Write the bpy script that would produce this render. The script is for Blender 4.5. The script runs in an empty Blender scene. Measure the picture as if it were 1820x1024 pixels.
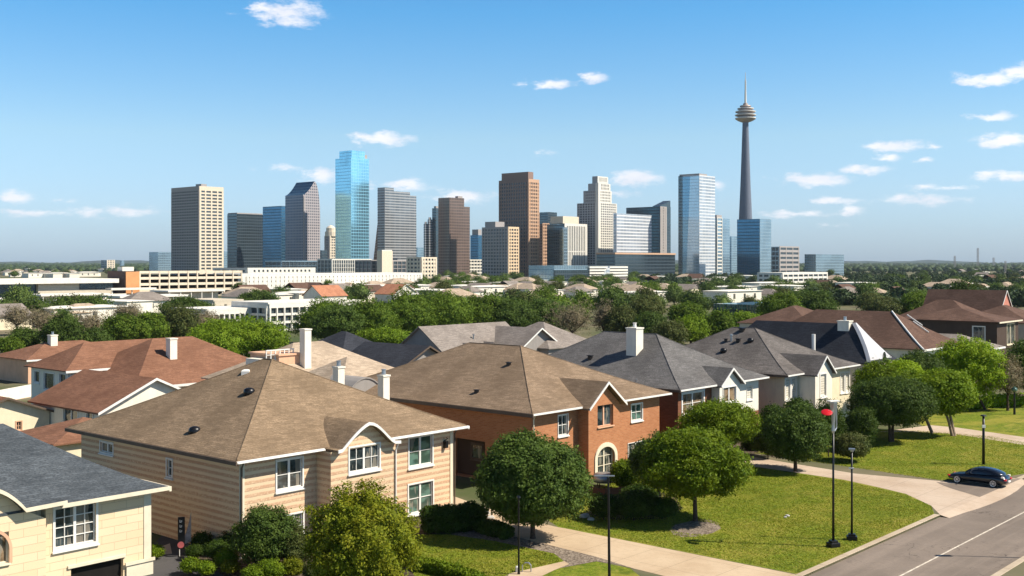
import bpy, bmesh, math, random
import numpy as np
from mathutils import Vector, Matrix
random.seed(7)
D = bpy.data; S = bpy.context.scene; C = S.collection
R = math.radians

# ------------------------------------------------------------------ camera, sky, sun
CAMZ, FPX, CX, HY = 18.0, 2000.0, 910.0, 468.0      # the photograph is 1820 x 1024
cam = D.cameras.new('camera'); camo = D.objects.new('camera', cam); C.objects.link(camo)
cam.lens = 36 * FPX / 1820; cam.sensor_width = 36
cam.shift_y = -(512 - HY) / 1820
cam.clip_start = .5; cam.clip_end = 60000
camo.location = (0, 0, CAMZ); camo.rotation_euler = (R(90), 0, 0)
S.camera = camo
SUN_EL, SUN_AZ = R(46), math.atan2(.985, -.17)       # azimuth from +Y towards +X
sd = Vector((math.sin(SUN_AZ) * math.cos(SUN_EL), math.cos(SUN_AZ) * math.cos(SUN_EL), math.sin(SUN_EL)))
sl = D.lights.new('sun', 'SUN'); sl.energy = 5.0; sl.angle = R(.5); sl.color = (1, .92, .79)
so = D.objects.new('sun', sl); C.objects.link(so); so.rotation_euler = sd.to_track_quat('Z', 'Y').to_euler()
S.view_settings.view_transform = 'Standard'; S.view_settings.look = 'None'
S.view_settings.exposure = 0.56; S.view_settings.gamma = 1
try:
    S.cycles.max_bounces = 5; S.cycles.diffuse_bounces = 2; S.cycles.glossy_bounces = 2; S.cycles.transparent_max_bounces = 4
    S.cycles.volume_bounces = 0
except Exception: pass

CLOUDS = [(508,16,66,20,1),(470,10,30,12,1),(978,146,48,8,1),(1055,134,28,9,1),(1752,138,52,12,1),(1808,122,34,14,1),(1762,205,40,7,1),
 (1785,246,52,12,1),(1788,309,46,9,1),(1592,256,56,9,1),(1658,260,16,5,.9),(1583,278,20,7,.9),(1645,283,15,5,.8),(1448,314,66,12,1.1),
 (1540,299,44,8,1),(1128,312,54,14,1.1),(1645,330,26,6,.7),(1705,333,30,4,.6),(1477,354,48,7,.75),(1635,354,80,8,.8),(1515,369,22,8,.7),
 (1417,378,62,6,.8),(1485,400,24,4,.5),(680,244,58,11,1),(718,326,54,11,1),(572,307,38,13,.95),(500,296,40,6,.6),(825,346,55,12,.85),
 (25,346,32,11,.9),(970,271,26,5,.6),(200,372,85,9,.55),(60,378,70,5,.5),(1095,343,34,7,.6),(1275,326,14,10,.6),(120,356,14,5,.5)]
w = D.worlds.new('World'); S.world = w; w.use_nodes = True
nt = w.node_tree; N = nt.nodes; L = nt.links; N.clear()
def wn(t, **k):
    n = N.new(t)
    for a, b in k.items(): setattr(n, a, b)
    return n
def wmath(op, a, b=None, c=None, clamp=False):
    n = wn('ShaderNodeMath', operation=op); n.use_clamp = clamp
    for i, v in enumerate((a, b, c)):
        if v is None: continue
        if isinstance(v, (int, float)): n.inputs[i].default_value = v
        else: L.new(v, n.inputs[i])
    return n.outputs[0]
def wvec(op, a, b):
    n = wn('ShaderNodeVectorMath', operation=op)
    for i, v in enumerate((a, b)):
        if v is None: continue
        if isinstance(v, tuple): n.inputs[i].default_value = v
        else: L.new(v, n.inputs[i])
    return n
sky = wn('ShaderNodeTexSky'); sky.sky_type = 'NISHITA'; sky.sun_disc = False
sky.sun_elevation = SUN_EL; sky.sun_rotation = SUN_AZ; sky.altitude = 100; sky.air_density = 1.0; sky.dust_density = .6; sky.ozone_density = 2.5
tc = wn('ShaderNodeTexCoord'); sep = wn('ShaderNodeSeparateXYZ'); L.new(tc.outputs['Generated'], sep.inputs[0])
az = wmath('ARCTAN2', sep.outputs[0], sep.outputs[1]); el = wmath('ARCSINE', sep.outputs[2])
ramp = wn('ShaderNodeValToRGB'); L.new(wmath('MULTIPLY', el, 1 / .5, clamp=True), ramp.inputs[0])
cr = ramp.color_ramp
for i, (p, c) in enumerate([(0, (.72, .97, 1.5)), (.07, (.86, 1.10, 1.5)), (.10, (.93, 1.14, 1.48)), (.22, (1.04, 1.24, 1.34)), (.44, (.51, 1.13, 1.43)), (.56, (.45, 1.0, 1.35)), (.8, (.36, .50, .66)), (1, (.34, .44, .56))]):  # top stops darken the unseen upper sky to cut fill light
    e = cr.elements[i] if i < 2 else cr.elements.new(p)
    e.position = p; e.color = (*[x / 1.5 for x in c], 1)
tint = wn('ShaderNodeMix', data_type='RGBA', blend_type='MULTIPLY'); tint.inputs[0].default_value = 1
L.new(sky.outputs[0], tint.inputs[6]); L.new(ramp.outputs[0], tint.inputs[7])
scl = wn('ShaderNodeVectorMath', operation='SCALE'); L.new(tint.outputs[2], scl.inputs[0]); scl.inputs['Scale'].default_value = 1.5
comb = wn('ShaderNodeCombineXYZ'); L.new(az, comb.inputs[0]); L.new(el, comb.inputs[1])
mp = wvec('MULTIPLY', comb.outputs[0], (90, 200, 1))
nz = wn('ShaderNodeTexNoise'); nz.inputs['Scale'].default_value = .55; nz.inputs['Detail'].default_value = 6; nz.inputs['Roughness'].default_value = .62
L.new(mp.outputs[0], nz.inputs['Vector'])
nzb = wn('ShaderNodeTexNoise'); nzb.inputs['Scale'].default_value = .25; nzb.inputs['Detail'].default_value = 3
L.new(mp.outputs[0], nzb.inputs['Vector'])
off = wvec('SUBTRACT', nz.outputs['Color'], (.5, .5, .5)); off2 = wvec('MULTIPLY', off.outputs[0], (.022, .007, 0))
pos = wvec('ADD', comb.outputs[0], off2.outputs[0])
best = None; low = None
for (px, py, hw, hh, st) in CLOUDS:
    a0 = math.atan2(px - CX, FPX); e0 = math.atan2(HY - (py + hh * .35), math.hypot(FPX, px - CX))
    s1 = wvec('SUBTRACT', pos.outputs[0], (a0, e0, 0))
    s2 = wvec('MULTIPLY', s1.outputs[0], (FPX / hw / 1.12, FPX / hh / 1.25, 0))
    ln = wvec('LENGTH', s2.outputs[0], None)
    m = wmath('MULTIPLY_ADD', ln.outputs['Value'], -st, st)
    best = m if best is None else wmath('MAXIMUM', best, m)
dens = wmath('ADD', best, wmath('MULTIPLY_ADD', nz.outputs['Fac'], 2.4, -1.26))
mr = wn('ShaderNodeMapRange', interpolation_type='SMOOTHSTEP'); L.new(dens, mr.inputs[0]); mr.inputs[1].default_value = -.12; mr.inputs[2].default_value = .8
mask = wmath('MULTIPLY', mr.outputs[0], wmath('MULTIPLY_ADD', best, 2.5, 1.3, clamp=True))
mask = wmath('MULTIPLY', mask, .9)
cc = wn('ShaderNodeMix', data_type='RGBA'); L.new(wmath('MULTIPLY_ADD', nzb.outputs['Fac'], 1.6, -.3, clamp=True), cc.inputs[0])
cc.inputs[6].default_value = (7.2, 7.4, 8.2, 1); cc.inputs[7].default_value = (10.5, 10.2, 10.3, 1)
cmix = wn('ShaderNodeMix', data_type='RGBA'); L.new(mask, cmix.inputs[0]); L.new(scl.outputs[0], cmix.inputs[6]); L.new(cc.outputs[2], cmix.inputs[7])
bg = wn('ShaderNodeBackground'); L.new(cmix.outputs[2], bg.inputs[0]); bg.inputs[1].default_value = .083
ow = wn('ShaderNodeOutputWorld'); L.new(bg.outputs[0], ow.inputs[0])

# ------------------------------------------------------------------ helpers: points
GA = R(48.5)                                          # the street grid's turn
U = Vector((math.cos(GA), math.sin(GA), 0)); V = Vector((-math.sin(GA), math.cos(GA), 0))
def P(px, py, z=0.):
    d = (CAMZ - z) * FPX / (py - HY); return Vector(((px - CX) / FPX * d, d, z))
def PD(px, py, d): return Vector(((px - CX) / FPX * d, d, CAMZ - (py - HY) / FPX * d))
def solve_len(o, axis, px):                            # how far along axis from o until column px
    k = (px - CX) / FPX
    return (k * o.y - o.x) / (axis.x - k * axis.y)
OA = Vector((-16.6, 68.6, 0))                          # near corner of the tan house, origin of the street frame
def UV(u, v, z=0.): return OA + U * u + V * v + Vector((0, 0, z))

# ------------------------------------------------------------------ helpers: objects
def link(o, parent=None):
    C.objects.link(o)
    if parent is not None: o.parent = parent
    return o
def tag(o, label=None, cat=None, group=None, kind=None):
    if label: o['label'] = label
    if cat: o['category'] = cat
    if group: o['group'] = group
    if kind: o['kind'] = kind
    return o
def empty(name, loc, rz=0, label=None, cat=None, group=None):
    o = D.objects.new(name, None); link(o); o.location = loc; o.rotation_euler = (0, 0, rz); o.empty_display_size = .3
    return tag(o, label, cat, group)
class MB:
    def __init__(s): s.bm = bmesh.new()
    def face(s, pts, mi=0):
        vs = [s.bm.verts.new(p) for p in pts]
        try: f = s.bm.faces.new(vs); f.material_index = mi; return f
        except Exception: return None
    def box(s, x0, x1, y0, y1, z0, z1, mi=0):
        p = [(x, y, z) for z in (z0, z1) for y in (y0, y1) for x in (x0, x1)]
        v = [s.bm.verts.new(q) for q in p]
        for q in ((0, 2, 3, 1), (4, 5, 7, 6), (0, 1, 5, 4), (1, 3, 7, 5), (3, 2, 6, 7), (2, 0, 4, 6)):
            s.bm.faces.new([v[i] for i in q]).material_index = mi
        return s
    def obox(s, o, ax, ay, az, mi=0):                  # box from a corner and three edge vectors
        o = Vector(o); v = [s.bm.verts.new(o + ax * i + ay * j + az * k) for k in (0, 1) for j in (0, 1) for i in (0, 1)]
        for q in ((0, 2, 3, 1), (4, 5, 7, 6), (0, 1, 5, 4), (1, 3, 7, 5), (3, 2, 6, 7), (2, 0, 4, 6)):
            s.bm.faces.new([v[i] for i in q]).material_index = mi
        return s
    def tube(s, pts, rad, seg=8, cap=True, mi=0):
        pts = [Vector(p) for p in pts]; rings = []
        if not isinstance(rad, (list, tuple)): rad = [rad] * len(pts)
        for i, p in enumerate(pts):
            t = (pts[min(i + 1, len(pts) - 1)] - pts[max(i - 1, 0)]).normalized()
            a = t.cross(Vector((0, 0, 1)) if abs(t.z) < .9 else Vector((1, 0, 0))).normalized(); b = t.cross(a)
            rings.append([s.bm.verts.new(p + (a * math.cos(k * 2 * math.pi / seg) + b * math.sin(k * 2 * math.pi / seg)) * rad[i]) for k in range(seg)])
        for r0, r1 in zip(rings, rings[1:]):
            for k in range(seg): s.bm.faces.new((r0[k], r0[(k + 1) % seg], r1[(k + 1) % seg], r1[k])).material_index = mi
        if cap:
            s.bm.faces.new(rings[0][::-1]).material_index = mi; s.bm.faces.new(rings[-1]).material_index = mi
        return s
    def lathe(s, prof, seg=20, c=(0, 0, 0), mi=0, cap=True):
        rings = []
        for r, z in prof: rings.append([s.bm.verts.new((c[0] + r * math.cos(k * 2 * math.pi / seg), c[1] + r * math.sin(k * 2 * math.pi / seg), c[2] + z)) for k in range(seg)])
        for r0, r1 in zip(rings, rings[1:]):
            for k in range(seg): s.bm.faces.new((r0[k], r0[(k + 1) % seg], r1[(k + 1) % seg], r1[k])).material_index = mi
        if cap: s.bm.faces.new(rings[0][::-1]).material_index = mi; s.bm.faces.new(rings[-1]).material_index = mi
        return s
    def prism(s, poly, z0, z1, mi=0):
        a = [s.bm.verts.new((x, y, z0)) for x, y in poly]; b = [s.bm.verts.new((x, y, z1)) for x, y in poly]
        n = len(poly); s.bm.faces.new(a[::-1]).material_index = mi; s.bm.faces.new(b).material_index = mi
        for i in range(n): s.bm.faces.new((a[i], a[(i + 1) % n], b[(i + 1) % n], b[i])).material_index = mi
        return s
    def build(s, name, mats, parent=None, smooth=False, bevel=0, norm=True):
        if norm: bmesh.ops.recalc_face_normals(s.bm, faces=s.bm.faces)
        me = D.meshes.new(name); s.bm.to_mesh(me); s.bm.free()
        for m in (mats if isinstance(mats, (list, tuple)) else [mats]): me.materials.append(m)
        if smooth: me.polygons.foreach_set('use_smooth', [True] * len(me.polygons))
        o = D.objects.new(name, me); link(o, parent)
        if bevel:
            b = o.modifiers.new('bevel', 'BEVEL'); b.width = bevel; b.segments = 2; b.limit_method = 'ANGLE'
        return o
def copy_tree(o, parent=None):
    c = o.copy(); C.objects.link(c)
    if parent is not None: c.parent = parent
    for ch in list(o.children): copy_tree(ch, c)
    return c

# ------------------------------------------------------------------ materials
class NT:
    def __init__(s, name):
        s.m = D.materials.new(name); s.m.use_nodes = True; s.t = s.m.node_tree; s.p = s.t.nodes['Principled BSDF']
        s.tc = s.n('ShaderNodeTexCoord')
    def n(s, t, **k):
        n = s.t.nodes.new(t)
        for a, b in k.items(): setattr(n, a, b)
        return n
    def l(s, a, b): s.t.links.new(a, b)
    def put(s, sock, v):
        if isinstance(v, (int, float)): sock.default_value = v
        elif isinstance(v, (tuple, list)): sock.default_value = tuple(v) if len(v) == 4 or sock.type != 'RGBA' else (*v, 1)
        else: s.l(v, sock)
    def math(s, op, a, b=0., c=None, clamp=False):
        n = s.n('ShaderNodeMath', operation=op); n.use_clamp = clamp
        s.put(n.inputs[0], a); s.put(n.inputs[1], b)
        if c is not None: s.put(n.inputs[2], c)
        return n.outputs[0]
    def map(s, scale, vec=None):
        n = s.n('ShaderNodeVectorMath', operation='MULTIPLY'); s.l(vec if vec is not None else s.tc.outputs['Object'], n.inputs[0])
        n.inputs[1].default_value = scale if isinstance(scale, tuple) else (scale,) * 3; return n.outputs[0]
    def noise(s, scale, detail=3, rough=.55, vec=None):
        n = s.n('ShaderNodeTexNoise'); n.inputs['Scale'].default_value = 1; n.inputs['Detail'].default_value = detail; n.inputs['Roughness'].default_value = rough
        s.l(s.map(scale, vec), n.inputs['Vector']); return n.outputs['Fac']
    def mix(s, f, a, b, mode='MIX'):
        n = s.n('ShaderNodeMix', data_type='RGBA', blend_type=mode); s.put(n.inputs[0], f); s.put(n.inputs[6], a); s.put(n.inputs[7], b); return n.outputs[2]
    def rng(s, v, a, b, c=0., d=1., smooth=True):
        n = s.n('ShaderNodeMapRange'); n.interpolation_type = 'SMOOTHSTEP' if smooth else 'LINEAR'
        s.put(n.inputs[0], v)
        for i, q in enumerate((a, b, c, d)): n.inputs[i + 1].default_value = q
        return n.outputs[0]
    def xyz(s, vec=None):
        n = s.n('ShaderNodeSeparateXYZ'); s.l(vec if vec is not None else s.tc.outputs['Object'], n.inputs[0]); return n.outputs
    def bump(s, h, dist=.02, st=.6):
        n = s.n('ShaderNodeBump'); n.inputs['Distance'].default_value = dist; n.inputs['Strength'].default_value = st
        s.l(h, n.inputs['Height']); s.l(n.outputs[0], s.p.inputs['Normal'])
    def out(s, col, rough=.8, metal=0., spec=.3):
        s.put(s.p.inputs['Base Color'], col); s.put(s.p.inputs['Roughness'], rough); s.put(s.p.inputs['Metallic'], metal)
        s.put(s.p.inputs['Specular IOR Level'], spec); return s.m
def plain(name, c, rough=.7, metal=0., spec=.3, var=.15, sc=1.5):
    t = NT(name); f = t.noise(sc, 4)
    k = t.rng(f, .3, .7, 1 - var, 1 + var * .6)
    v = t.n('ShaderNodeVectorMath', operation='SCALE'); v.inputs[0].default_value = c; t.l(k, v.inputs['Scale'])
    return t.out(v.outputs[0], rough, metal, spec)
def shingle(name, ca, cb, row=.17, k=1.):
    t = NT(name); x, y, z = t.xyz()
    c = t.n('ShaderNodeCombineXYZ'); t.l(t.math('ADD', x, y), c.inputs[0]); t.l(t.math('MULTIPLY', z, 2.2), c.inputs[1])
    b = t.n('ShaderNodeTexBrick'); t.l(c.outputs[0], b.inputs['Vector']); b.inputs['Scale'].default_value = 1
    b.inputs['Brick Width'].default_value = .55; b.inputs['Row Height'].default_value = row; b.inputs['Mortar Size'].default_value = .012
    b.inputs['Color1'].default_value = (.62, .62, .62, 1); b.inputs['Color2'].default_value = (1.25, 1.25, 1.25, 1); b.inputs['Mortar'].default_value = (.45, .45, .45, 1)
    b.offset = .37; b.offset_frequency = 2; b.inputs['Bias'].default_value = -.1
    f = t.noise((7, 7, 26), 4, .7); g = t.noise(.35, 4); h = t.noise((1.1, 1.1, 9), 3, .6)
    col = t.mix(t.rng(f, .32, .68), ca, cb)
    col = t.mix(.55, col, b.outputs['Color'], 'MULTIPLY')
    col = t.mix(t.rng(g, .38, .66, 0, .45), col, tuple(q * .62 for q in ca))
    col = t.mix(t.rng(h, .5, .75, 0, .3), col, tuple(q * .55 for q in ca))
    t.bump(t.math('ADD', b.outputs['Fac'], f), .03, .5)
    return t.out(col, .92, 0, .15)
def siding(name, ca, cb, step=.49):
    t = NT(name); x, y, z = t.xyz()
    c = t.n('ShaderNodeCombineXYZ'); t.l(t.math('ADD', x, y), c.inputs[0]); t.l(z, c.inputs[2])
    n1 = t.noise((.9, 1, 2.2), 4, .6, c.outputs[0]); n2 = t.noise((6, 1, 9), 3, .65, c.outputs[0]); n3 = t.noise((.25, 1, .5), 3, .5, c.outputs[0])
    zz = t.math('ADD', t.math('DIVIDE', z, step), t.math('MULTIPLY', t.math('SUBTRACT', n1, .5), .22))
    fr = t.math('FRACT', zz)
    band = t.math('MULTIPLY', t.rng(fr, .0, .10), t.rng(fr, .60, .40))
    br = t.math('MULTIPLY', band, t.rng(t.math('ADD', t.math('MULTIPLY', n2, .75), t.math('MULTIPLY', n3, .45)),   .42, .66))
    col = t.mix(t.noise(.6, 3), ca, tuple(q * .86 for q in ca))
    col = t.mix(br, col, cb)
    line = t.rng(fr, .045, .0)
    col = t.mix(t.math('MULTIPLY', line, .7), col, tuple(q * .35 for q in cb))
    t.bump(t.math('SUBTRACT', fr, line), .05, .6)
    return t.out(col, .85, 0, .2)
def bricky(name, c1, c2, mortar, w=.5, h=.16, ms=.012, mixf=1., bumpd=.01, spotty=.2):
    t = NT(name); x, y, z = t.xyz()
    c = t.n('ShaderNodeCombineXYZ'); t.l(t.math('ADD', x, y), c.inputs[0]); t.l(z, c.inputs[1])
    b = t.n('ShaderNodeTexBrick'); t.l(c.outputs[0], b.inputs['Vector']); b.inputs['Scale'].default_value = 1
    b.inputs['Brick Width'].default_value = w; b.inputs['Row Height'].default_value = h; b.inputs['Mortar Size'].default_value = ms
    for a, q in (('Color1', c1), ('Color2', c2), ('Mortar', mortar)): b.inputs[a].default_value = (*q, 1)
    g = t.noise(.5, 5, .6); col = t.mix(t.rng(g, .35, .75, 0, spotty), b.outputs['Color'], tuple(q * .6 for q in c1))
    t.bump(t.math('MULTIPLY', b.outputs['Fac'], -1), bumpd, .7)
    return t.out(col, .85, 0, .2)
def stucco(name, c, var=.12):
    t = NT(name); g = t.noise(.6, 5, .65); s = t.noise((3, 3, .35), 3)
    k = t.math('MULTIPLY', t.rng(g, .3, .75, 1.03, 1 - var), t.rng(s, .4, .8, 1.0, 1 - var * .7))
    v = t.n('ShaderNodeVectorMath', operation='SCALE'); v.inputs[0].default_value = c; t.l(k, v.inputs['Scale'])
    t.bump(t.noise(14, 3), .01, .4); return t.out(v.outputs[0], .88, 0, .2)
def curtain(name, glass, line, fh=4., cw=3., metal=.75, rough=.12, lt=.22, vt=.1, var=.35):
    t = NT(name); x, y, z = t.xyz(); s = t.math('ADD', x, y)
    fz = t.math('FRACT', t.math('DIVIDE', z, fh)); fx = t.math('FRACT', t.math('DIVIDE', s, cw))
    ln = t.math('MAXIMUM', t.math('LESS_THAN', fz, lt), t.math('LESS_THAN', fx, vt))
    cz = t.math('FLOOR', t.math('DIVIDE', z, fh)); cx = t.math('FLOOR', t.math('DIVIDE', s, cw))
    c = t.n('ShaderNodeCombineXYZ'); t.l(cx, c.inputs[0]); t.l(cz, c.inputs[1])
    wn_ = t.n('ShaderNodeTexWhiteNoise'); t.l(c.outputs[0], wn_.inputs['Vector'])
    g = t.mix(t.math('MULTIPLY', wn_.outputs['Value'], var), glass, tuple(q * .45 for q in glass))
    g = t.mix(t.rng(t.noise((.03, .03, .02), 4, .6), .45, .6, 0, .35), g, tuple(q * .4 for q in glass))
    col = t.mix(ln, g, line)
    t.bump(t.math('MULTIPLY', wn_.outputs['Value'], 1.), .03, .1)
    return t.out(col, t.rng(ln, 0, 1, rough, .5), t.rng(ln, 0, 1, metal, 0.), .5)
def leafmat(name, ca, cb, cc=None, trans=.32):
    t = NT(name); g = t.n('ShaderNodeNewGeometry')
    oi = t.n('ShaderNodeObjectInfo')
    f = t.noise(.9, 3, .6)
    col = t.mix(g.outputs['Random Per Island'], ca, cb)
    col = t.mix(t.rng(f, .4, .65, 0, .55), col, cc or tuple(q * 1.35 for q in cb))
    k = t.rng(oi.outputs['Random'], 0, 1, .85, 1.15, False)
    v = t.n('ShaderNodeVectorMath', operation='SCALE'); t.l(col, v.inputs[0]); t.l(k, v.inputs['Scale'])
    t.out(v.outputs[0], .6, 0, .12)
    tr = t.n('ShaderNodeBsdfTranslucent'); t.l(v.outputs[0], tr.inputs[0])
    mx = t.n('ShaderNodeMixShader'); mx.inputs[0].default_value = trans
    t.l(t.p.outputs[0], mx.inputs[1]); t.l(tr.outputs[0], mx.inputs[2]); t.l(mx.outputs[0], t.t.nodes['Material Output'].inputs[0])
    return t.m
def glassmat(name, c=(.02, .028, .03), rough=.06):
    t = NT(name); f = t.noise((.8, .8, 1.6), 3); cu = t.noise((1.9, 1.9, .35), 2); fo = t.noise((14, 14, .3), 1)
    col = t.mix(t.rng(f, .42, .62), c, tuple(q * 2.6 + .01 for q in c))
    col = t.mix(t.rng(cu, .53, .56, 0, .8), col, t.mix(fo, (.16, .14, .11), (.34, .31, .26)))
    return t.out(col, rough, 0, .8)

M = dict(
 white=plain('white_paint', (.78, .76, .71), .6, var=.08), offwhite=plain('cream_trim', (.74, .66, .50), .6, var=.08),
 darktrim=plain('brown_trim', (.12, .085, .06), .6), black=plain('black_metal', (.012, .012, .014), .35, .3, .5, var=.1),
 steel=plain('grey_metal', (.42, .44, .46), .35, .7, .5), red=plain('red_paint', (.55, .012, .02), .4, var=.1),
 roofA=shingle('tan_shingles', (.215, .150, .092), (.350, .250, .162)), roofB=shingle('brown_shingles', (.210, .145, .092), (.325, .235, .160)),
 roofZ=shingle('slate_blue_shingles', (.055, .066, .078), (.125, .140, .155)), roofC=shingle('charcoal_shingles', (.105, .100, .098), (.215, .205, .200)),
 roofD=shingle('warm_grey_shingles', (.100, .088, .082), (.215, .195, .182)), roofK=shingle('black_shingles', (.030, .033, .042), (.062, .066, .080)),
 roofF=shingle('umber_shingles', (.110, .062, .045), (.190, .115, .085)), roofR=shingle('red_brown_shingles', (.215, .100, .060), (.310, .160, .100)),
 roofS=shingle('sand_shingles', (.42, .32, .23), (.56, .45, .34)), roofG=shingle('grey_shingles', (.23, .195, .17), (.35, .305, .27)),
 roofO=shingle('clay_tiles', (.44, .18, .10), (.56, .27, .16)),
 wallA=siding('plank_and_brick_siding', (.84, .63, .41), (.58, .35, .22), .40), wallZ=bricky('cream_block', (.80, .64, .43), (.76, .58, .37), (.60, .45, .29), 1.5, .45, .014, spotty=.06),
 wallB=bricky('orange_brick', (.50, .215, .100), (.41, .160, .070), (.44, .25, .14), .42, .14, .012), wallC=bricky('red_brown_brick', (.26, .105, .055), (.20, .08, .042), (.2, .11, .07), .42, .14),
 cream=stucco('cream_stucco', (.76, .66, .47)), wht=stucco('white_stucco', (.84, .78, .66)), peach=stucco('peach_stucco', (.70, .42, .27)),
 greyw=stucco('grey_shingle_wall', (.30, .275, .255)), beige=stucco('beige_stucco', (.62, .54, .42)), darkw=stucco('dark_wall', (.08, .055, .042)),
 pink=stucco('pink_stucco', (.55, .22, .16)), concrete=stucco('concrete', (.52, .50, .46)),
 glass=glassmat('window_glass'), glassg=glassmat('green_glass', (.04, .075, .06)), glassw=glassmat('warm_glass', (.11, .075, .045), .12),
 block=bricky('glass_block', (.5, .48, .38), (.28, .25, .18), (.75, .7, .6), .22, .26, .05, spotty=0),
 bark=plain('bark', (.085, .055, .038), .9, var=.4, sc=6), barkp=plain('pale_bark', (.28, .2, .14), .9, var=.3, sc=5),
 dark=plain('dark_interior', (.015, .013, .012), .6, spec=.1), curtain=plain('curtain_cloth', (.6, .56, .5), .9),
)
M['leafDark'] = leafmat('dark_leaves', (.045, .080, .016), (.090, .145, .026), (.13, .185, .03))
M['leafMid'] = leafmat('mid_green_leaves', (.085, .150, .008), (.170, .250, .012), (.23, .29, .014))
M['leafLime'] = leafmat('lime_leaves', (.150, .250, .010), (.260, .370, .014), (.31, .39, .016))
M['leafOlive'] = leafmat('olive_leaves', (.060, .085, .022), (.110, .135, .035), (.15, .145, .045))
M['leafYel'] = leafmat('yellow_green_leaves', (.090, .125, .008), (.20, .225, .012), (.30, .28, .02))
M['leafBrown'] = leafmat('bare_twigs', (.17, .135, .085), (.30, .235, .15), (.20, .20, .09), .15)
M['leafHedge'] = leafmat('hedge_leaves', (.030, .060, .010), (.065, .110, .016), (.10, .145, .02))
M['leafFar'] = leafmat('far_leaves', (.060, .105, .026), (.115, .170, .036), (.14, .18, .04), .2)
M['flower'] = leafmat('pink_flowers', (.40, .22, .20), (.62, .46, .40), (.6, .5, .42), .2)

# ------------------------------------------------------------------ ground, road, drives
def ground_mat():
    t = NT('suburb_ground'); a = t.noise(.012, 6, .7); b = t.noise(.09, 5, .65); c = t.noise(1.2, 4)
    col = t.mix(t.rng(a, .4, .6), (.075, .095, .035), (.19, .16, .105))
    col = t.mix(t.rng(b, .5, .7, 0, .7), col, (.055, .085, .03)); col = t.mix(t.rng(c, .5, .8, 0, .4), col, (.14, .11, .07))
    return t.out(col, .95, 0, .1)
def lawn_mat():
    t = NT('mown_lawn'); a = t.noise(.16, 5, .6); b = t.noise((.5, .5, .5), 5, .7); c = t.noise(3.2, 5, .85); x, y, z = t.xyz()
    v = t.n('ShaderNodeVectorRotate'); v.rotation_type = 'Z_AXIS'; v.inputs['Angle'].default_value = -GA; t.l(t.tc.outputs['Object'], v.inputs['Vector'])
    st = t.noise((.09, .40, 1), 5, .7, v.outputs[0])
    col = t.mix(t.rng(c, .36, .64), (.075, .120, .010), (.205, .245, .022))
    col = t.mix(t.rng(a, .42, .62, 0, .7), col, (.30, .26, .045))
    col = t.mix(t.rng(st, .52, .68, 0, .75), col, (.33, .28, .06))
    col = t.mix(t.rng(b, .50, .66, 0, .75), col, (.075, .115, .012)); col = t.mix(t.rng(t.noise(1.6, 4, .75), .55, .72, 0, .6), col, (.27, .21, .07))
    t.bump(c, .08, .8)
    return t.out(col, .9, 0, .1)
def asphalt_mat(name, c, st=.35):
    t = NT(name); a = t.noise(.12, 5, .6); b = t.noise(5, 4, .8)
    v = t.n('ShaderNodeVectorRotate'); v.rotation_type = 'Z_AXIS'; v.inputs['Angle'].default_value = -GA; t.l(t.tc.outputs['Object'], v.inputs['Vector'])
    s = t.noise((.03, .9, 1), 4, .65, v.outputs[0]); sp = t.noise(.55, 5, .75)
    col = t.mix(t.rng(a, .35, .65), c, tuple(q * .72 for q in c)); col = t.mix(t.rng(s, .45, .7, 0, st), col, tuple(q * 1.45 for q in c))
    col = t.mix(t.rng(b, .35, .7, 0, .35), col, tuple(q * .6 for q in c))
    col = t.mix(t.rng(sp, .64, .7, 0, .55), col, tuple(q * .45 for q in c)); t.bump(b, .01, .5)
    vo = t.n('ShaderNodeTexVoronoi'); vo.feature = 'DISTANCE_TO_EDGE'; vo.inputs['Scale'].default_value = 1; wv = t.n('ShaderNodeVectorMath', operation='ADD'); t.l(t.map((.22, .22, .22)), wv.inputs[0])
    nn_ = t.n('ShaderNodeTexNoise'); nn_.inputs['Scale'].default_value = 1.2; nn_.inputs['Detail'].default_value = 4; t.l(t.map(.6), nn_.inputs['Vector']); t.l(nn_.outputs['Color'], wv.inputs[1]); t.l(wv.outputs[0], vo.inputs['Vector'])
    col = t.mix(t.math('MULTIPLY', t.rng(vo.outputs['Distance'], .012, .004), t.rng(t.noise(.15, 3), .45, .6, 0, .8)), col, tuple(q * .3 for q in c))
    return t.out(col, .85, 0, .3)
def concrete_mat(name, c):
    t = NT(name); a = t.noise(.2, 5, .65); b = t.noise(3, 5, .8); s = t.noise((.8, 2.5, 1), 4, .7)
    col = t.mix(t.rng(a, .35, .7, 0, .55), c, (c[0] * .66, c[1] * .58, c[2] * .5)); col = t.mix(t.rng(b, .45, .75, 0, .3), col, tuple(q * .55 for q in c))
    col = t.mix(t.rng(s, .55, .8, 0, .35), col, tuple(min(.8, q * 1.25) for q in c))
    v = t.n('ShaderNodeVectorRotate'); v.rotation_type = 'Z_AXIS'; v.inputs['Angle'].default_value = -GA; t.l(t.tc.outputs['Object'], v.inputs['Vector'])
    bk = t.n('ShaderNodeTexBrick'); bk.inputs['Scale'].default_value = 1; bk.inputs['Brick Width'].default_value = 3.1; bk.inputs['Row Height'].default_value = 3.1; bk.inputs['Mortar Size'].default_value = .03; bk.offset = 0; t.l(v.outputs[0], bk.inputs['Vector'])
    col = t.mix(t.math('MULTIPLY', bk.outputs['Fac'], .45), col, tuple(q * .4 for q in c))
    t.bump(b, .01, .4); return t.out(col, .85, 0, .2)
M['ground'] = ground_mat(); M['lawn'] = lawn_mat(); M['road'] = asphalt_mat('worn_asphalt', (.235, .188, .150)); M['drive'] = concrete_mat('sandy_concrete', (.56, .43, .29))
M['drive2'] = concrete_mat('pale_concrete', (.54, .43, .33)); M['tar'] = asphalt_mat('dark_asphalt', (.085, .080, .080)); M['kerb'] = concrete_mat('kerb_stone', (.52, .43, .32))
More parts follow.
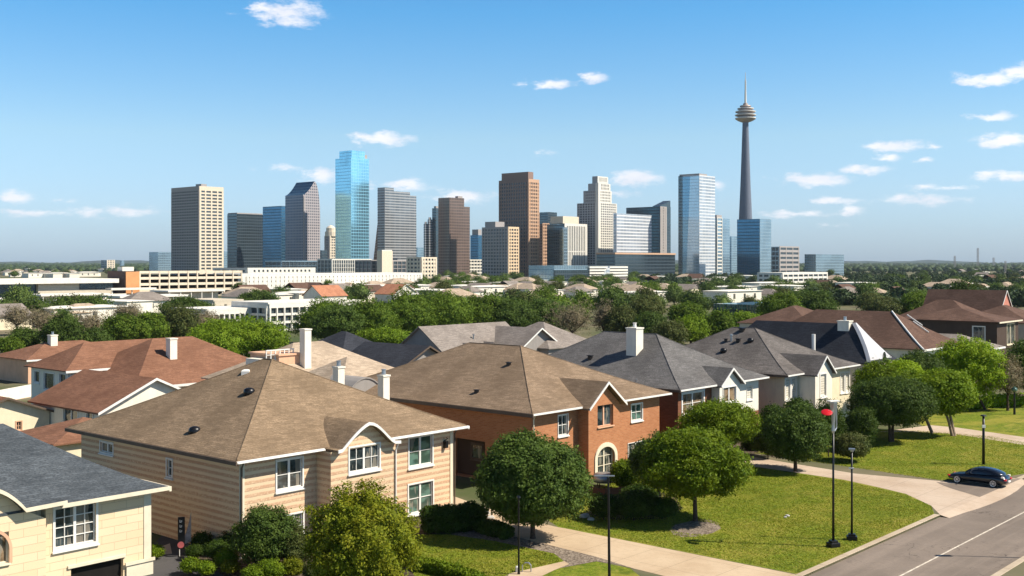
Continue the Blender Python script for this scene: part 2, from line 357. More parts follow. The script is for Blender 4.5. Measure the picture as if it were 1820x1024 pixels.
M['paint'] = plain('road_paint', (.62, .55, .45), .8, var=.3, sc=4)
def gravel_mat():
    t = NT('gravel'); v = t.n('ShaderNodeTexVoronoi'); t.l(t.map(7.), v.inputs['Vector']); v.inputs['Scale'].default_value = 1
    col = t.mix(v.outputs['Color'], (.10, .075, .055), (.33, .27, .21)); t.bump(v.outputs['Distance'], .06, .8); return t.out(col, .95, 0, .1)
def mulch_mat():
    t = NT('planting_soil'); a = t.noise(3.5, 5, .8); return t.out(t.mix(t.rng(a, .4, .65), (.035, .026, .018), (.15, .115, .08)), .95, 0, .1)
M['gravel'] = gravel_mat(); M['mulch'] = mulch_mat()

K0, K1 = -27.5, -35.6                                   # the two kerb lines
RZ = -.13
def sheet(name, pts, z, m, kind='structure'):
    b = MB(); b.face([(p[0], p[1], z) for p in pts]); bmesh.ops.triangulate(b.bm, faces=b.bm.faces)
    bmesh.ops.recalc_face_normals(b.bm, faces=b.bm.faces)
    for f in b.bm.faces:
        if f.normal.z < 0: f.normal_flip()
    o = b.build(name, m, norm=False); return tag(o, kind=kind)
g = MB(); BIG = 15500
def row(v, z): return [UV(-BIG, v, z), UV(BIG, v, z)]
rows = [row(BIG, 0), row(K0, 0), row(K0, RZ - .02), row(K1, RZ - .02), row(K1, 0), row(-BIG * .2, 0)]
for a, b in zip(rows, rows[1:]): g.face([a[0], a[1], b[1], b[0]])
tag(g.build('ground', M['ground'], norm=False), kind='structure')
def street(name, u0, u1, v0, v1, z, m):
    return sheet(name, [UV(u0, v0), UV(u1, v0), UV(u1, v1), UV(u0, v1)], z, m)
street('road', -60, 260, K0 - .01, K1 + .01, RZ, M['road'])
street('lane_marking', -20, 200, -31.46, -31.58, RZ + .006, M['paint'])
def kerb(name, u0, u1, v, side=1):
    b = MB(); n = max(1, int(abs(u1 - u0) / 3))
    for i in range(n):
        a = u0 + (u1 - u0) * i / n + .012; c = u0 + (u1 - u0) * (i + 1) / n - .012
        o = UV(a, v, RZ - .01); b.obox(o, U * (c - a), V * (.42 * side), Vector((0, 0, .165)))
    return tag(b.build(name, M['kerb'], bevel=.02), kind='structure')
def pl(*xy): return [P(x, y) for x, y in xy]
# kerbs: interrupted by the drives
uk = lambda px, py: (P(px, py) - OA).dot(U)
kerb('kerb', -20, uk(1668, 915), K0); kerb('kerb', uk(1786, 848), 150, K0); kerb('kerb', -20, 150, K1, -1)
# lawns
sheet('lawn', [UV(19.35, K0 + .45), UV(uk(1665, 914), K0 + .45), P(1655, 899), P(1610, 878), P(1560, 866), P(1500, 853), P(1400, 838), P(1330, 828), P(1215, 812), P(1110, 845), P(1020, 890), P(975, 925), UV(19.2, -9.4)], .004, M['lawn'])
sheet('lawn', pl((745, 1040), (850, 1050), (905, 1020), (1003, 998), (985, 984), (880, 962), (800, 950), (700, 950)), .004, M['lawn'])
sheet('lawn', pl((1340, 805), (1500, 828), (1668, 853), (1700, 854), (1760, 852), (1822, 842), (1900, 815), (1900, 800), (1760, 775), (1640, 765), (1500, 762), (1420, 770)), .004, M['lawn'])
sheet('lawn', pl((1640, 757), (1820, 778), (1960, 790), (2100, 700), (1900, 690), (1700, 712), (1600, 735)), .004, M['lawn'])
sheet('lawn', pl((985, 1012), (1060, 998), (1120, 1010), (1180, 1060), (900, 1075), (920, 1035)), .004, M['lawn'])
# drives and paths
sheet('driveway', [P(800, 880), P(870, 905), P(985, 936), UV(19.2, -10), UV(19.2, K0 + .42), UV(13.6, K0 + .42), UV(14.2, -16.5), P(1060, 990), P(960, 965), P(880, 945), P(800, 912), P(760, 890)], .010, M['drive'])
sheet('gravel_strip', pl((850, 938), (880, 945), (960, 965), (1060, 990), (1130, 1012), (1095, 1003), (1060, 998), (985, 1012), (1003, 998), (985, 984), (880, 962), (800, 950)), .014, M['gravel'])
sheet('path', pl((895, 1040), (905, 1020), (1003, 998), (1012, 1003), (985, 1014), (930, 1040)), .018, M['drive'])
sheet('driveway', pl((1215, 812), (1330, 811), (1420, 826), (1520, 842), (1668, 855), (1700, 858), (1786, 849)) + [UV(uk(1786, 848), K0 - .0), UV(uk(1668, 915), K0)] + pl((1655, 899), (1610, 878), (1560, 866), (1500, 853), (1400, 838), (1330, 828)), .010, M['drive2'])
b = MB(); ua_, ub_ = uk(1668, 915), uk(1786, 848); nn_ = 8
for k in range(nn_):                                     # the dropped kerb ramps down to the street
    a, c = ua_ + (ub_ - ua_) * k / nn_, ua_ + (ub_ - ua_) * (k + 1) / nn_; wf = lambda q: 1.3 * math.sin(max(.08, min(.92, (q - ua_) / (ub_ - ua_))) * math.pi) ** .5
    b.face([UV(a, K0 + .02, .014), UV(c, K0 + .02, .014), UV(c, K0 - wf(c), RZ + .005), UV(a, K0 - wf(a), RZ + .005)])
tag(b.build('driveway_apron', M['drive2']), kind='structure')
sheet('path', pl((1655, 756), (1700, 760), (1820, 777), (1960, 795), (1960, 810), (1820, 791), (1700, 772), (1640, 768), (1560, 768)), .010, M['drive2'])
sheet('asphalt_drive', [P(200, 1060), P(262, 978), P(300, 940), P(250, 930), P(290, 915), P(345, 950), P(330, 985), P(395, 1022), P(480, 1070)], .006, M['tar'])
sheet('path', pl((286, 972), (302, 966), (306, 985), (292, 986)), .012, M['drive2'])
sheet('planting_bed', pl((1190, 942), (1200, 933), (1222, 928), (1240, 924), (1262, 924), (1278, 931), (1281, 940), (1266, 948), (1240, 954), (1212, 955), (1196, 950)), .012, M['gravel'])
sheet('planting_bed', pl((330, 985), (345, 950), (430, 930), (600, 900), (700, 910), (830, 905), (860, 940), (760, 950), (745, 1040), (480, 1070), (395, 1022)), .002, M['mulch'])
sheet('planting_bed', pl((1040, 915), (1060, 880), (1110, 862), (1200, 880), (1215, 905), (1180, 922), (1100, 925)), .012, M['mulch'])
sheet('planting_bed', pl((1215, 812), (1330, 811), (1420, 790), (1560, 770), (1540, 750), (1350, 760), (1180, 790)), .008, M['mulch'])

sheet('asphalt_patch', pl((1664, 857), (1700, 860), (1786, 852)) + [UV(uk(1786, 848), K0 + .03), UV(uk(1728, 882), K0 + .03)] + pl((1716, 876), (1695, 870), (1678, 864)), .019, M['road'])
# ------------------------------------------------------------------ house kit (local frame: x along the street face, y into the plot)
class House:
    def __init__(s, name, label, o, group=None, cat='house'):
        s.o = Vector((o[0], o[1], 0)); s.e = empty(name, s.o, GA, label, cat, group)
        s.c = Vector((0, 0, CAMZ)) - s.o; s.c = Vector((s.c.dot(U), s.c.dot(V), CAMZ))
    def ray(s, px, py):
        d = Vector(((px - CX) / FPX, 1, -(py - HY) / FPX)); return Vector((d.dot(U), d.dot(V), d.z))
    def fr(s, px, py, y=0.):
        d = s.ray(px, py); t = (y - s.c.y) / d.y; q = s.c + d * t; return q.x, q.z
    def lf(s, px, py, x=0.):
        d = s.ray(px, py); t = (x - s.c.x) / d.x; q = s.c + d * t; return q.y, q.z
    def hole_f(s, x0, y0, x1, y1, y=0.):
        a = s.fr(x0, y0, y); b = s.fr(x1, y1, y); return (a[0], b[0], b[1], a[1])
    def hole_l(s, x0, y0, x1, y1, x=0.):                 # left pixel is the far end
        a = s.lf(x0, y0, x); b = s.lf(x1, y1, x); return (b[0], a[0], b[1], a[1])
EX, EY, EZ = Vector((1, 0, 0)), Vector((0, 1, 0)), Vector((0, 0, 1))
def panel(b, o, ax, n_out, Lx, z0, z1, holes=(), dep=.16, mi=0):
    """a wall face from o along ax, with real openings and reveals"""
    o = Vector(o); xs = sorted({0., Lx, *[min(max(h[i], 0), Lx) for h in holes for i in (0, 1)]}); zs = sorted({z0, z1, *[min(max(h[i], z0), z1) for h in holes for i in (2, 3)]})
    inn = -Vector(n_out) * dep
    q = lambda x, z: o + ax * x + EZ * z
    for i in range(len(xs) - 1):
        for j in range(len(zs) - 1):
            mx, mz = (xs[i] + xs[i + 1]) / 2, (zs[j] + zs[j + 1]) / 2
            if any(h[0] < mx < h[1] and h[2] < mz < h[3] for h in holes): continue
            b.face([q(xs[i], zs[j]), q(xs[i + 1], zs[j]), q(xs[i + 1], zs[j + 1]), q(xs[i], zs[j + 1])], mi)
    for h in holes:
        x0, x1, a, c = max(h[0], 0), min(h[1], Lx), max(h[2], z0), min(h[3], z1)
        for p0, p1 in (((x0, a), (x1, a)), ((x1, a), (x1, c)), ((x1, c), (x0, c)), ((x0, c), (x0, a))):
            b.face([q(*p0), q(*p1), q(*p1) + inn, q(*p0) + inn], mi)
def window(H, o, ax, nrm, hole, style='sash', frame=None, glass=None, dep=.16, trim=.11, parent=None):
    """a window set into a hole: frame, glazing bars and sill with its pane as a child"""
    o = Vector(o); nrm = Vector(nrm); x0, x1, z0, z1 = hole; fm = frame or M['white']; gm = glass or M['glass']
    b = MB(); q = lambda x, z, d: o + ax * x + EZ * z + nrm * d
    def bar(a0, a1, c0, c1, d0, d1): b.obox(q(a0, c0, d0), ax * (a1 - a0), EZ * (c1 - c0), nrm * (d1 - d0))
    t = trim; f = .07
    if t > 0:
        bar(x0 - t, x0, z0 - t, z1 + t, .003, .05); bar(x1, x1 + t, z0 - t, z1 + t, .003, .05)
        bar(x0, x1, z1, z1 + t, .003, .047); bar(x0, x1, z0 - t, z0, .003, .047)
    i = -dep + .03; bar(x0 + .004, x0 + f, z0 + .004, z1 - .004, i, i + .08); bar(x1 - f, x1 - .004, z0 + .004, z1 - .004, i, i + .08)
    bar(x0 + f, x1 - f, z1 - f, z1 - .004, i, i + .077); bar(x0 + f, x1 - f, z0 + .004, z0 + f, i, i + .077)
    nx, nz, thick = {'sash': (1, 2, 0), 'double': (2, 2, 1), 'grid': (4, 4, 1), 'four': (2, 2, 0), 'pair': (2, 1, 1), 'plain': (1, 1, 0), 'six': (2, 3, 1), 'pairx': (4, 2, 1)}[style]
    for k in range(1, nx):
        c = x0 + (x1 - x0) * k / nx; r = .08 if (thick and k * 2 == nx) else .02
        bar(c - r, c + r, z0 + f, z1 - f, i + .004, i + .072)
    for k in range(1, nz):
        c = z0 + (z1 - z0) * k / nz; bar(x0 + f, x1 - f, c - .02, c + .02, i + .002, i + .066)
    wobj = b.build('window', fm, parent or H.e)
    g_ = MB(); g_.face([q(x0, z0, i), q(x1, z0, i), q(x1, z1, i), q(x0, z1, i)]); g_.build('pane', gm, wobj)
    s_ = MB(); s_.obox(q(x0 - t - .05, z0 - t - .09, .002), ax * (x1 - x0 + 2 * t + .1), EZ * .085, nrm * .13); s_.build('sill', fm, wobj)
    return wobj
def hip(b, x0, x1, y0, y1, ze, zr, ra, rb, n=1, pw=1., mi=0):
    """a closed hip roof over a rectangle; ra, rb are the ridge ends; pw>1 flares the eaves"""
    cs = [Vector((x0, y0)), Vector((x1, y0)), Vector((x1, y1)), Vector((x0, y1))]
    if abs(ra[0] - rb[0]) > abs(ra[1] - rb[1]): tg = [ra, rb, rb, ra]
    else: tg = [ra, ra, rb, rb]
    tg = [Vector(t) for t in tg]; prev = None
    bot = [b.bm.verts.new((c.x, c.y, ze - .02)) for c in cs]; b.bm.faces.new(bot[::-1]).material_index = mi
    for k in range(n + 1):
        t = k / n; z = ze + (zr - ze) * (t ** pw) + .1 * (1 - t)
        ring = [b.bm.verts.new((*(c.lerp(g_, t)), z)) for c, g_ in zip(cs, tg)]
        p = prev or bot
        for i in range(4): b.bm.faces.new((p[i], p[(i + 1) % 4], ring[(i + 1) % 4], ring[i])).material_index = mi
        prev = ring
    bmesh.ops.remove_doubles(b.bm, verts=prev, dist=.001)
def hipcaps(parent, x0, x1, y0, y1, ze, zr, ra, rb, pw, m):
    cs = [Vector((x0, y0)), Vector((x1, y0)), Vector((x1, y1)), Vector((x0, y1))]; tg = [Vector(q) for q in (ra, ra, rb, rb)]; b = MB()
    for c, g_ in zip(cs, tg): b.tube([Vector((*(c.lerp(g_, t)), ze + (zr - ze) * t ** pw + .1 * (1 - t) + .0)) for t in np.linspace(0.01, 1, 9)], .055, 6)
    b.tube([(ra[0], ra[1], zr), (rb[0], rb[1], zr)], .06, 6)
    return b.build('ridge_cap', m, parent)
def eaves(H, x0, x1, y0, y1, ze, mat_f, mat_s=None, parent=None):
    b = MB(); e = .12
    b.box(x0 - .02, x1 + .02, y0 - e, y0 - .003, ze - .06, ze + .085)
    b.tube([(x0, y0 - e - .06, ze - .02), (x1, y0 - e - .06, ze - .02)], .045, 6)
    b.build('gutter', mat_f, parent or H.e)
    c = MB(); c.box(x0 - e, x0 - .022, y0 - e, y1, ze - .15, ze + .08); c.box(x1 + .022, x1 + e, y0 - e, y1, ze - .15, ze + .08); c.box(x0 - .02, x1 + .02, y1 + .003, y1 + e, ze - .15, ze + .08)
    c.build('fascia', mat_s or mat_f, parent or H.e)
def profile_roof(b, prof, y0, main_ye, ze, slope, thick=.14, mi=0, ymax=None):
    """a roof whose cross-section is prof [(x,z)], running back until it dies into the main slope"""
    yb = lambda z: (ymax if ymax is not None else main_ye + max(0, (z - ze)) / slope + .35)
    for (xa, za), (xb, zb) in zip(prof, prof[1:]):
        b.face([(xa, y0, za), (xb, y0, zb), (xb, yb(zb), zb), (xa, yb(za), za)], mi)
        b.face([(xa, y0, za - thick), (xb, y0, zb - thick), (xb, yb(zb), zb - thick), (xa, yb(za), za - thick)], mi)
        b.face([(xa, y0, za), (xb, y0, zb), (xb, y0, zb - thick), (xa, y0, za - thick)], mi)
    for x, z in (prof[0], prof[-1]): b.face([(x, y0, z), (x, yb(z), z), (x, yb(z), z - thick), (x, y0, z - thick)], mi)
def barge(H, prof, y0, m, w_=.18, name='bargeboard', parent=None):
    b = MB()
    for (xa, za), (xb, zb) in zip(prof, prof[1:]):
        for yy, (ta, tb) in ((y0 - .08, (.02, -w_)),):
            p = [(xa, yy, za + ta), (xb, yy, zb + ta), (xb, yy, zb + tb), (xa, yy, za + tb)]
            q_ = [(x, yy + .075, z) for x, y, z in p]
            b.face(p); b.face(q_[::-1])
            for i in (0, 2): b.face([p[i], p[i + 1], q_[i + 1], q_[i]])
    x, z = prof[0]; b.face([(x, y0 - .08, z + .02), (x, y0 - .005, z + .02), (x, y0 - .005, z - w_), (x, y0 - .08, z - w_)])
    x, z = prof[-1]; b.face([(x, y0 - .08, z + .02), (x, y0 - .005, z + .02), (x, y0 - .005, z - w_), (x, y0 - .08, z - w_)])
    return b.build(name, m, parent or H.e)
def gable_wall(b, prof, y, zb, mi=0):
    b.face([(prof[0][0], y, zb), (prof[-1][0], y, zb)] + [(x, y, z) for x, z in prof[::-1]], mi)
def chimney(parent, x, y, z0, z1, w_=.8, d_=.8, m=None, cap=None, pot=True, name='chimney'):
    b = MB(); b.box(x - w_ / 2, x + w_ / 2, y - d_ / 2, y + d_ / 2, z0, z1); b.box(x - w_ / 2 - .07, x + w_ / 2 + .07, y - d_ / 2 - .07, y + d_ / 2 + .07, z1 + .002, z1 + .14)
    o = b.build(name, m or M['wht'], parent)
    if pot:
        b = MB(); b.lathe([(.2, z1 + .14), (.17, z1 + .55), (.22, z1 + .56), (.22, z1 + .62)], 10, (x, y, 0)); b.build('chimney_pot', cap or M['steel'], o)
    return o
def roof_vent(parent, x, y, z, kind='pipe', s=1.):
    b = MB()
    if kind == 'pipe': b.lathe([(.09 * s, -.4), (.09 * s, .35 * s), (.15 * s, .36 * s), (.15 * s, .48 * s), (.05, .52 * s)], 10, (x, y, z)); o = b.build('vent_pipe', M['steel'], parent)
    elif kind == 'cap': b.box(x - .28 * s, x + .28 * s, y - .28 * s, y + .28 * s, z - .3, z + .3 * s); b.box(x - .4 * s, x + .4 * s, y - .4 * s, y + .4 * s, z + .302 * s, z + .4 * s); o = b.build('roof_vent', M['black'], parent, bevel=.03)
    else:
        k_ = .6 if kind == 'dome' else 1; b.lathe([(.42 * s, -.3), (.42 * s, .1 * s * k_), (.34 * s, .24 * s * k_), (.16 * s, .32 * s * k_)], 4 if kind == 'dome' else 14, (x, y, z)); o = b.build('roof_vent', M['white'] if kind == 'dome' else M['black'], parent, smooth=kind != 'dome')
    return o
def downpipe(H, x, y, z0, z1, m=None):
    b = MB(); b.tube([(x, y, z0), (x, y, z1 - .5), (x, y - .3, z1)], .055, 8); return b.build('downpipe', m or M['white'], H.e)
def slope_pt(H, px, py, ze, slope, side, x0=0., y0=0.):
    """where the view through a pixel meets the left or front roof slope"""
    d = H.ray(px, py); c = H.c
    if side == 'l': t = (ze + slope * (c.x - x0) - c.z) / (d.z - slope * d.x)
    else: t = (ze + slope * (c.y - y0) - c.z) / (d.z - slope * d.y)
    return c + d * t

# ---- tan house ------------------------------------------------------------------------------
H = House('brick_band_house', 'tan house with ragged brick bands, brown roof and white arched eyebrow over its bay', OA)
LU, LV, ze, zr, ov = 18.5, 19.5, 6.0, 11.0, .75
xm = LU / 2; sl_ = (zr - ze) / (xm + ov)
bp = 1.5; bx0, bx1 = H.fr(588, 850, -bp)[0], H.fr(703, 850, -bp)[0]
rel = lambda h, a: (h[0] - a, h[1] - a, h[2], h[3])
w1 = H.hole_f(492, 820, 537, 864); w1b = H.hole_f(508, 917, 538, 955)
w3 = H.hole_f(727, 779, 768, 823); w4 = H.hole_f(726, 863, 769, 905); wb = H.hole_f(621, 797, 674, 831, -bp)
b = MB()
panel(b, (0, 0, 0), EX, -EY, bx0, 0, ze, [w1, w1b])
panel(b, (bx1, 0, 0), EX, -EY, LU - bx1, 0, ze, [rel(w3, bx1), rel(w4, bx1)])
panel(b, (bx0, -bp, 0), EX, -EY, bx1 - bx0, 0, ze - .1, [rel(wb, bx0)])
b.face([(bx0, 0, 0), (bx0, -bp, 0), (bx0, -bp, ze - .1), (bx0, 0, ze - .1)]); b.face([(bx1, 0, 0), (bx1, -bp, 0), (bx1, -bp, ze - .1), (bx1, 0, ze - .1)])
l1 = H.hole_l(179, 785, 201, 807); l2 = H.hole_l(297, 816, 306, 848)
panel(b, (0, 0, 0), EY, -EX, LV, 0, ze, [l1, l2])
b.face([(LU, 0, 0), (LU, LV, 0), (LU, LV, ze), (LU, 0, ze)]); b.face([(0, LV, 0), (LU, LV, 0), (LU, LV, ze), (0, LV, ze)])
# eyebrow profile above the bay
pk = H.fr(655, 753, -bp - .5); ya = -bp - .5; xl_ = H.fr(608, 794, ya); xr_ = H.fr(702, 773, ya)
n_ = 14; prof = [(xl_[0] - .35, ze + .04), (xl_[0], ze + .08)]
for i in range(1, n_):
    t = i / n_; x = xl_[0] + (xr_[0] - xl_[0]) * t; tp = (pk[0] - xl_[0]) / (xr_[0] - xl_[0])
    k = t / tp if t < tp else (1 - t) / (1 - tp)
    sk = math.sin(k * math.pi / 2); prof.append((x, ze + .08 + (pk[1] - ze) * ((.45 * sk + .55 * k) if t < tp else sk ** 1.35)))
prof += [(xr_[0], ze + .08), (xr_[0] + .5, ze + .04)]
gw = [(max(min(x, bx1), bx0), z - .14) for x, z in prof]
gable_wall(b, [(bx0, ze - .1)] + [p for p in gw if bx0 < p[0] < bx1] + [(bx1, ze - .1)], -bp, ze - .1)
wa = b.build('wall', M['wallA'], H.e, norm=True)
b = MB(); hip(b, -ov, LU + ov, -ov, LV + ov, ze, zr, (xm, xm), (xm, LV - xm), 5, 1.06)
roof = b.build('roof', M['roofA'], H.e); hipcaps(roof, -ov, LU + ov, -ov, LV + ov, ze, zr, (xm, xm), (xm, LV - xm), 1.06, M['roofA'])
b = MB(); profile_roof(b, prof, ya, -ov, ze, sl_ * .96); b.build('eyebrow_roof', M['roofA'], H.e)
barge(H, prof, ya, M['white'], .18, 'eyebrow_trim')
eaves(H, -ov, xl_[0] - .5, -ov, LV + ov, ze, M['white'], M['darktrim'])
for o_ in list(H.e.children):
    if o_.name.startswith('fascia'): o_.hide_render = False
b = MB(); b.box(xr_[0] + .4, LU + ov, -ov - .12, -ov - .003, ze - .06, ze + .085); b.tube([(xr_[0] + .4, -ov - .18, ze - .02), (LU + ov, -ov - .18, ze - .02)], .07, 6); b.build('gutter', M['white'], H.e)
b = MB(); b.box(LU + ov + .003, LU + ov + .12, -ov - .12, LV + ov, ze - .15, ze + .08); b.build('fascia', M['white'], H.e)
b = MB(); b.box(-.04, .32, -.05, -.003, 0, ze - .02); b.build('corner_board', M['offwhite'], H.e); b = MB(); b.box(LU - .3, LU + .03, -.05, -.003, 0, ze - .02); b.build('corner_board', M['offwhite'], H.e)
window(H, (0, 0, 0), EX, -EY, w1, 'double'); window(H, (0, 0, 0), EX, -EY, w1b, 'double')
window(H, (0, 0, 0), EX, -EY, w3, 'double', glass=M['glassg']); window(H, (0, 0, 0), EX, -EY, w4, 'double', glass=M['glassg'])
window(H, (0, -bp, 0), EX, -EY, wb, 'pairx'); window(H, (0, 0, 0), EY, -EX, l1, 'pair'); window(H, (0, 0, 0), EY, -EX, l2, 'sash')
downpipe(H, bx1 - .05, -bp - .09, .1, ze - .1); downpipe(H, LU + .08, -.12, .1, ze, M['darktrim']); downpipe(H, .06, -.12, .1, ze, M['darktrim'])
for px, py, k in ((437, 661, 'dome'), (443, 697, 'low'), (346, 766, 'low')):
    q = slope_pt(H, px, py, ze, sl_, 'l', -ov); roof_vent(roof, q.x, q.y, q.z, k, .95)
# wall lantern on the right
b = MB(); b.box(LU - 1.0, LU - .75, -.3, -.01, 4.6, 5.1); b.tube([(LU - .87, -.01, 5.1), (LU - .87, -.35, 5.3), (LU - .87, -.18, 5.35)], .03, 6); b.build('wall_lantern', M['black'], H.e)

# ---- cream house, bottom left --------------------------------------------------------------
pz = P(267, 1020); H = House('cream_block_house', 'cream block house with a slate blue hip roof cut off by the left edge', pz)
ze = 4.95; LU, LV = 17.0, 13.0; x0 = -LU; ov = .6
wz = H.hole_f(98, 905, 170, 962); gz = H.hole_f(126, 1010, 219, 1055); bzx = H.fr(73, 950, 0)[0]
b = MB()
panel(b, (x0, 0, 0), EX, -EY, LU, 0, ze, [rel(wz, x0), rel((gz[0], gz[1], .02, gz[3]), x0)], .25)
arx = H.fr(16, 960, -.55)[0]
ar = (arx - 2.6, arx, H.fr(16, 1000, -.55)[1], H.fr(14, 945, -.55)[1])
panel(b, (x0, -.55, 0), EX, -EY, bzx - x0, 0, ze - .55, [rel(ar, x0)], .3)
b.face([(bzx, 0, 0), (bzx, -.55, 0), (bzx, -.55, ze), (bzx, 0, ze)])
b.face([(0, 0, 0), (0, LV, 0), (0, LV, ze), (0, 0, ze)]); b.face([(x0, 0, 0), (x0, LV, 0), (x0, LV, ze), (x0, 0, ze)]); b.face([(x0, LV, 0), (0, LV, 0), (0, LV, ze), (x0, LV, ze)])
yb_ = -.55 - .45
q0 = H.fr(46, 904, yb_); q1 = H.fr(119, 890, yb_); qa = H.fr(-30, 870, yb_)
prof = [(x0 - .5, qa[1] - .8), (qa[0] - 3, qa[1] - .3), (qa[0], qa[1] + .1)]
for i in range(1, 9):
    t = i / 9; prof.append((qa[0] + (q0[0] - qa[0]) * t, qa[1] + (q0[1] - qa[1]) * (t ** 2.0) + .1 * (1 - t)))
prof += [(q0[0], q0[1]), (q1[0], q1[1] + .0)]
gable_wall(b, [(x0, ze - .55)] + [(x, z - .1) for x, z in prof[1:-1] if x < bzx and z > ze - .54] + [(bzx, ze - .55)], -.552, ze - .55)
b.build('wall', M['wallZ'], H.e)
b = MB(); hip(b, x0 - ov, ov + .2, -ov, LV + ov, ze, 8.7, (x0 + 5.4, LV / 2), (-5.6, LV / 2), 7, 1.22)
roof = b.build('roof', M['roofZ'], H.e)
b = MB(); profile_roof(b, prof, yb_, -ov, ze, .38, .16); b.build('porch_roof', M['roofZ'], H.e)
barge(H, prof, yb_, M['offwhite'], .19, 'curved_fascia')
b = MB(); gx = H.fr(108, 885, -ov)[0]; b.box(gx, ov + .2, -ov - .14, -ov - .003, ze - .12, ze + .085); b.box(ov + .203, ov + .34, -ov - .14, LV + ov, ze - .2, ze + .08); b.build('gutter', M['offwhite'], H.e)
b = MB(); b.box(-.42, .04, -.04, -.003, 0, ze - .2); b.build('corner_board', M['offwhite'], H.e)
b = MB(); b.box(gz[1] + .15, .12, -.12, -.043, 0, .8); b.box(gz[1] + .05, .2, -.2, -.123, .8, .98); b.build('plinth', M['offwhite'], H.e)
b = MB(); b.box(gz[0] - .2, gz[1] + .12, -.1, -.003, gz[3], gz[3] + .16); b.build('garage_lintel', M['offwhite'], H.e)
b = MB(); b.face([(gz[0], .24, 0), (gz[1], .24, 0), (gz[1], .24, gz[3]), (gz[0], .24, gz[3])]); b.build('garage_opening_shade', M['dark'], H.e)  # near-black sheet paints the shade inside the garage opening
window(H, (0, 0, 0), EX, -EY, wz, 'grid', glass=M['glass'], dep=.2, trim=.14)
window(H, (0, -.55, 0), EX, -EY, ar, 'plain', frame=M['offwhite'], glass=M['glassw'], dep=.25, trim=.0)
b = MB()                                                 # brick arch round the porch window
for i in range(10):
    a0, a1 = math.pi / 2 * i / 10, math.pi / 2 * (i + 1) / 10; cx_, cz = ar[1] - 1.0, ar[3] - .9
    p = [(cx_ + math.cos(a) * r, -.6, cz + math.sin(a) * r) for a, r in ((a0, 1.0), (a1, 1.0), (a1, 1.16), (a0, 1.16))]
    b.face(p); b.face([(x, -.55, z) for x, y, z in p]); b.face([p[2], p[3], (p[3][0], -.55, p[3][2]), (p[2][0], -.55, p[2][2])])
b.box(ar[1], ar[1] + .16, -.6, -.553, ar[2], ar[3] - .9); b.build('arch_surround', M['peach'], H.e)

# ---- orange brick house ---------------------------------------------------------------------
pb = PD(945, 735, 89.9); H = House('orange_brick_house', 'orange brick house with a gabled bay above an arched cream doorway', pb)
LU = solve_len(pb, U, 1172); LV = 24.5; ze, zr, ov = 6.0, 10.45, .75; xm = LU / 2; sl_ = (zr - ze) / (xm + ov)
bp = 1.1; bx0, bx1 = H.fr(1046, 760, -bp)[0], H.fr(1101, 760, -bp)[0]
w1 = H.hole_f(992, 739, 1009, 772); w2 = H.hole_f(1122, 720, 1141, 745); w3 = H.hole_f(1116, 789, 1145, 818)
wb = H.hole_f(1062, 721, 1090, 755, -bp); dr = H.hole_f(1061, 797, 1092, 846, -bp); dr = (dr[0], dr[1], .05, dr[3])
b = MB(); panel(b, (0, 0, 0), EX, -EY, bx0, 0, ze, [w1]); panel(b, (bx1, 0, 0), EX, -EY, LU - bx1, 0, ze, [rel(w2, bx1), rel(w3, bx1)])
panel(b, (bx0, -bp, 0), EX, -EY, bx1 - bx0, 0, ze, [rel(wb, bx0), rel(dr, bx0)], .3)
for x in (bx0, bx1): b.face([(x, 0, 0), (x, -bp, 0), (x, -bp, ze), (x, 0, ze)])
lr = H.hole_l(800, 800, 862, 880); lr = (lr[0], min(lr[1], LV - 6), .02, 3.2)
panel(b, (0, 0, 0), EY, -EX, LV, 0, ze, [lr], .9); b.face([(LU, 0, 0), (LU, LV, 0), (LU, LV, ze), (LU, 0, ze)]); b.face([(0, LV, 0), (LU, LV, 0), (LU, LV, ze), (0, LV, ze)])
ya = -bp - .45; a_ = H.fr(1046, 723, ya); p_ = H.fr(1080, 688, ya); c_ = H.fr(1114, 714, ya)
prof = [(bx0 - .45, ze - .05), ((bx0 + bx1) / 2, ze + 2.0), (bx1 + .45, ze - .05)]
gable_wall(b, [(bx0, ze), ((bx0 + bx1) / 2, ze + 1.75), (bx1, ze)], -bp, ze)
b.build('wall', M['wallB'], H.e)
b = MB(); hip(b, -ov, LU + ov, -ov, LV + ov, ze, zr, (xm, xm), (xm, LV - xm), 5, 1.1); roof = b.build('roof', M['roofB'], H.e); hipcaps(roof, -ov, LU + ov, -ov, LV + ov, ze, zr, (xm, xm), (xm, LV - xm), 1.1, M['roofB'])
b = MB(); profile_roof(b, prof, ya, -ov, ze, sl_ * .9); b.build('bay_roof', M['roofB'], H.e)
barge(H, prof, ya, M['white'], .19)
b = MB(); b.box(-ov - .02, bx0 - .5, -ov - .12, -ov - .003, ze - .06, ze + .085); b.build('gutter', M['white'], H.e); b = MB(); b.box(bx1 + .5, LU + ov, -ov - .12, -ov - .003, ze - .06, ze + .085); b.build('gutter', M['white'], H.e)
b = MB(); b.box(-ov - .12, -ov - .022, -ov - .12, LV + ov, ze - .2, ze + .08); b.box(LU + ov + .003, LU + ov + .12, -ov - .12, LV + ov, ze - .15, ze + .08); b.build('fascia', M['darktrim'], H.e)
window(H, (0, 0, 0), EX, -EY, w1, 'four', trim=.07); window(H, (0, 0, 0), EX, -EY, w2, 'four', glass=M['glassg'], trim=.1); window(H, (0, 0, 0), EX, -EY, w3, 'pair', trim=.05)
window(H, (0, -bp, 0), EX, -EY, wb, 'pair', frame=M['peach'], dep=.3, trim=.0)
d_ = window(H, (0, -bp, 0), EX, -EY, dr, 'six', frame=M['offwhite'], dep=.3, trim=.0); d_.name = 'arched_door'
b = MB(); cx_ = (dr[0] + dr[1]) / 2; rr = (dr[1] - dr[0]) / 2; zc = dr[3] - rr * .75
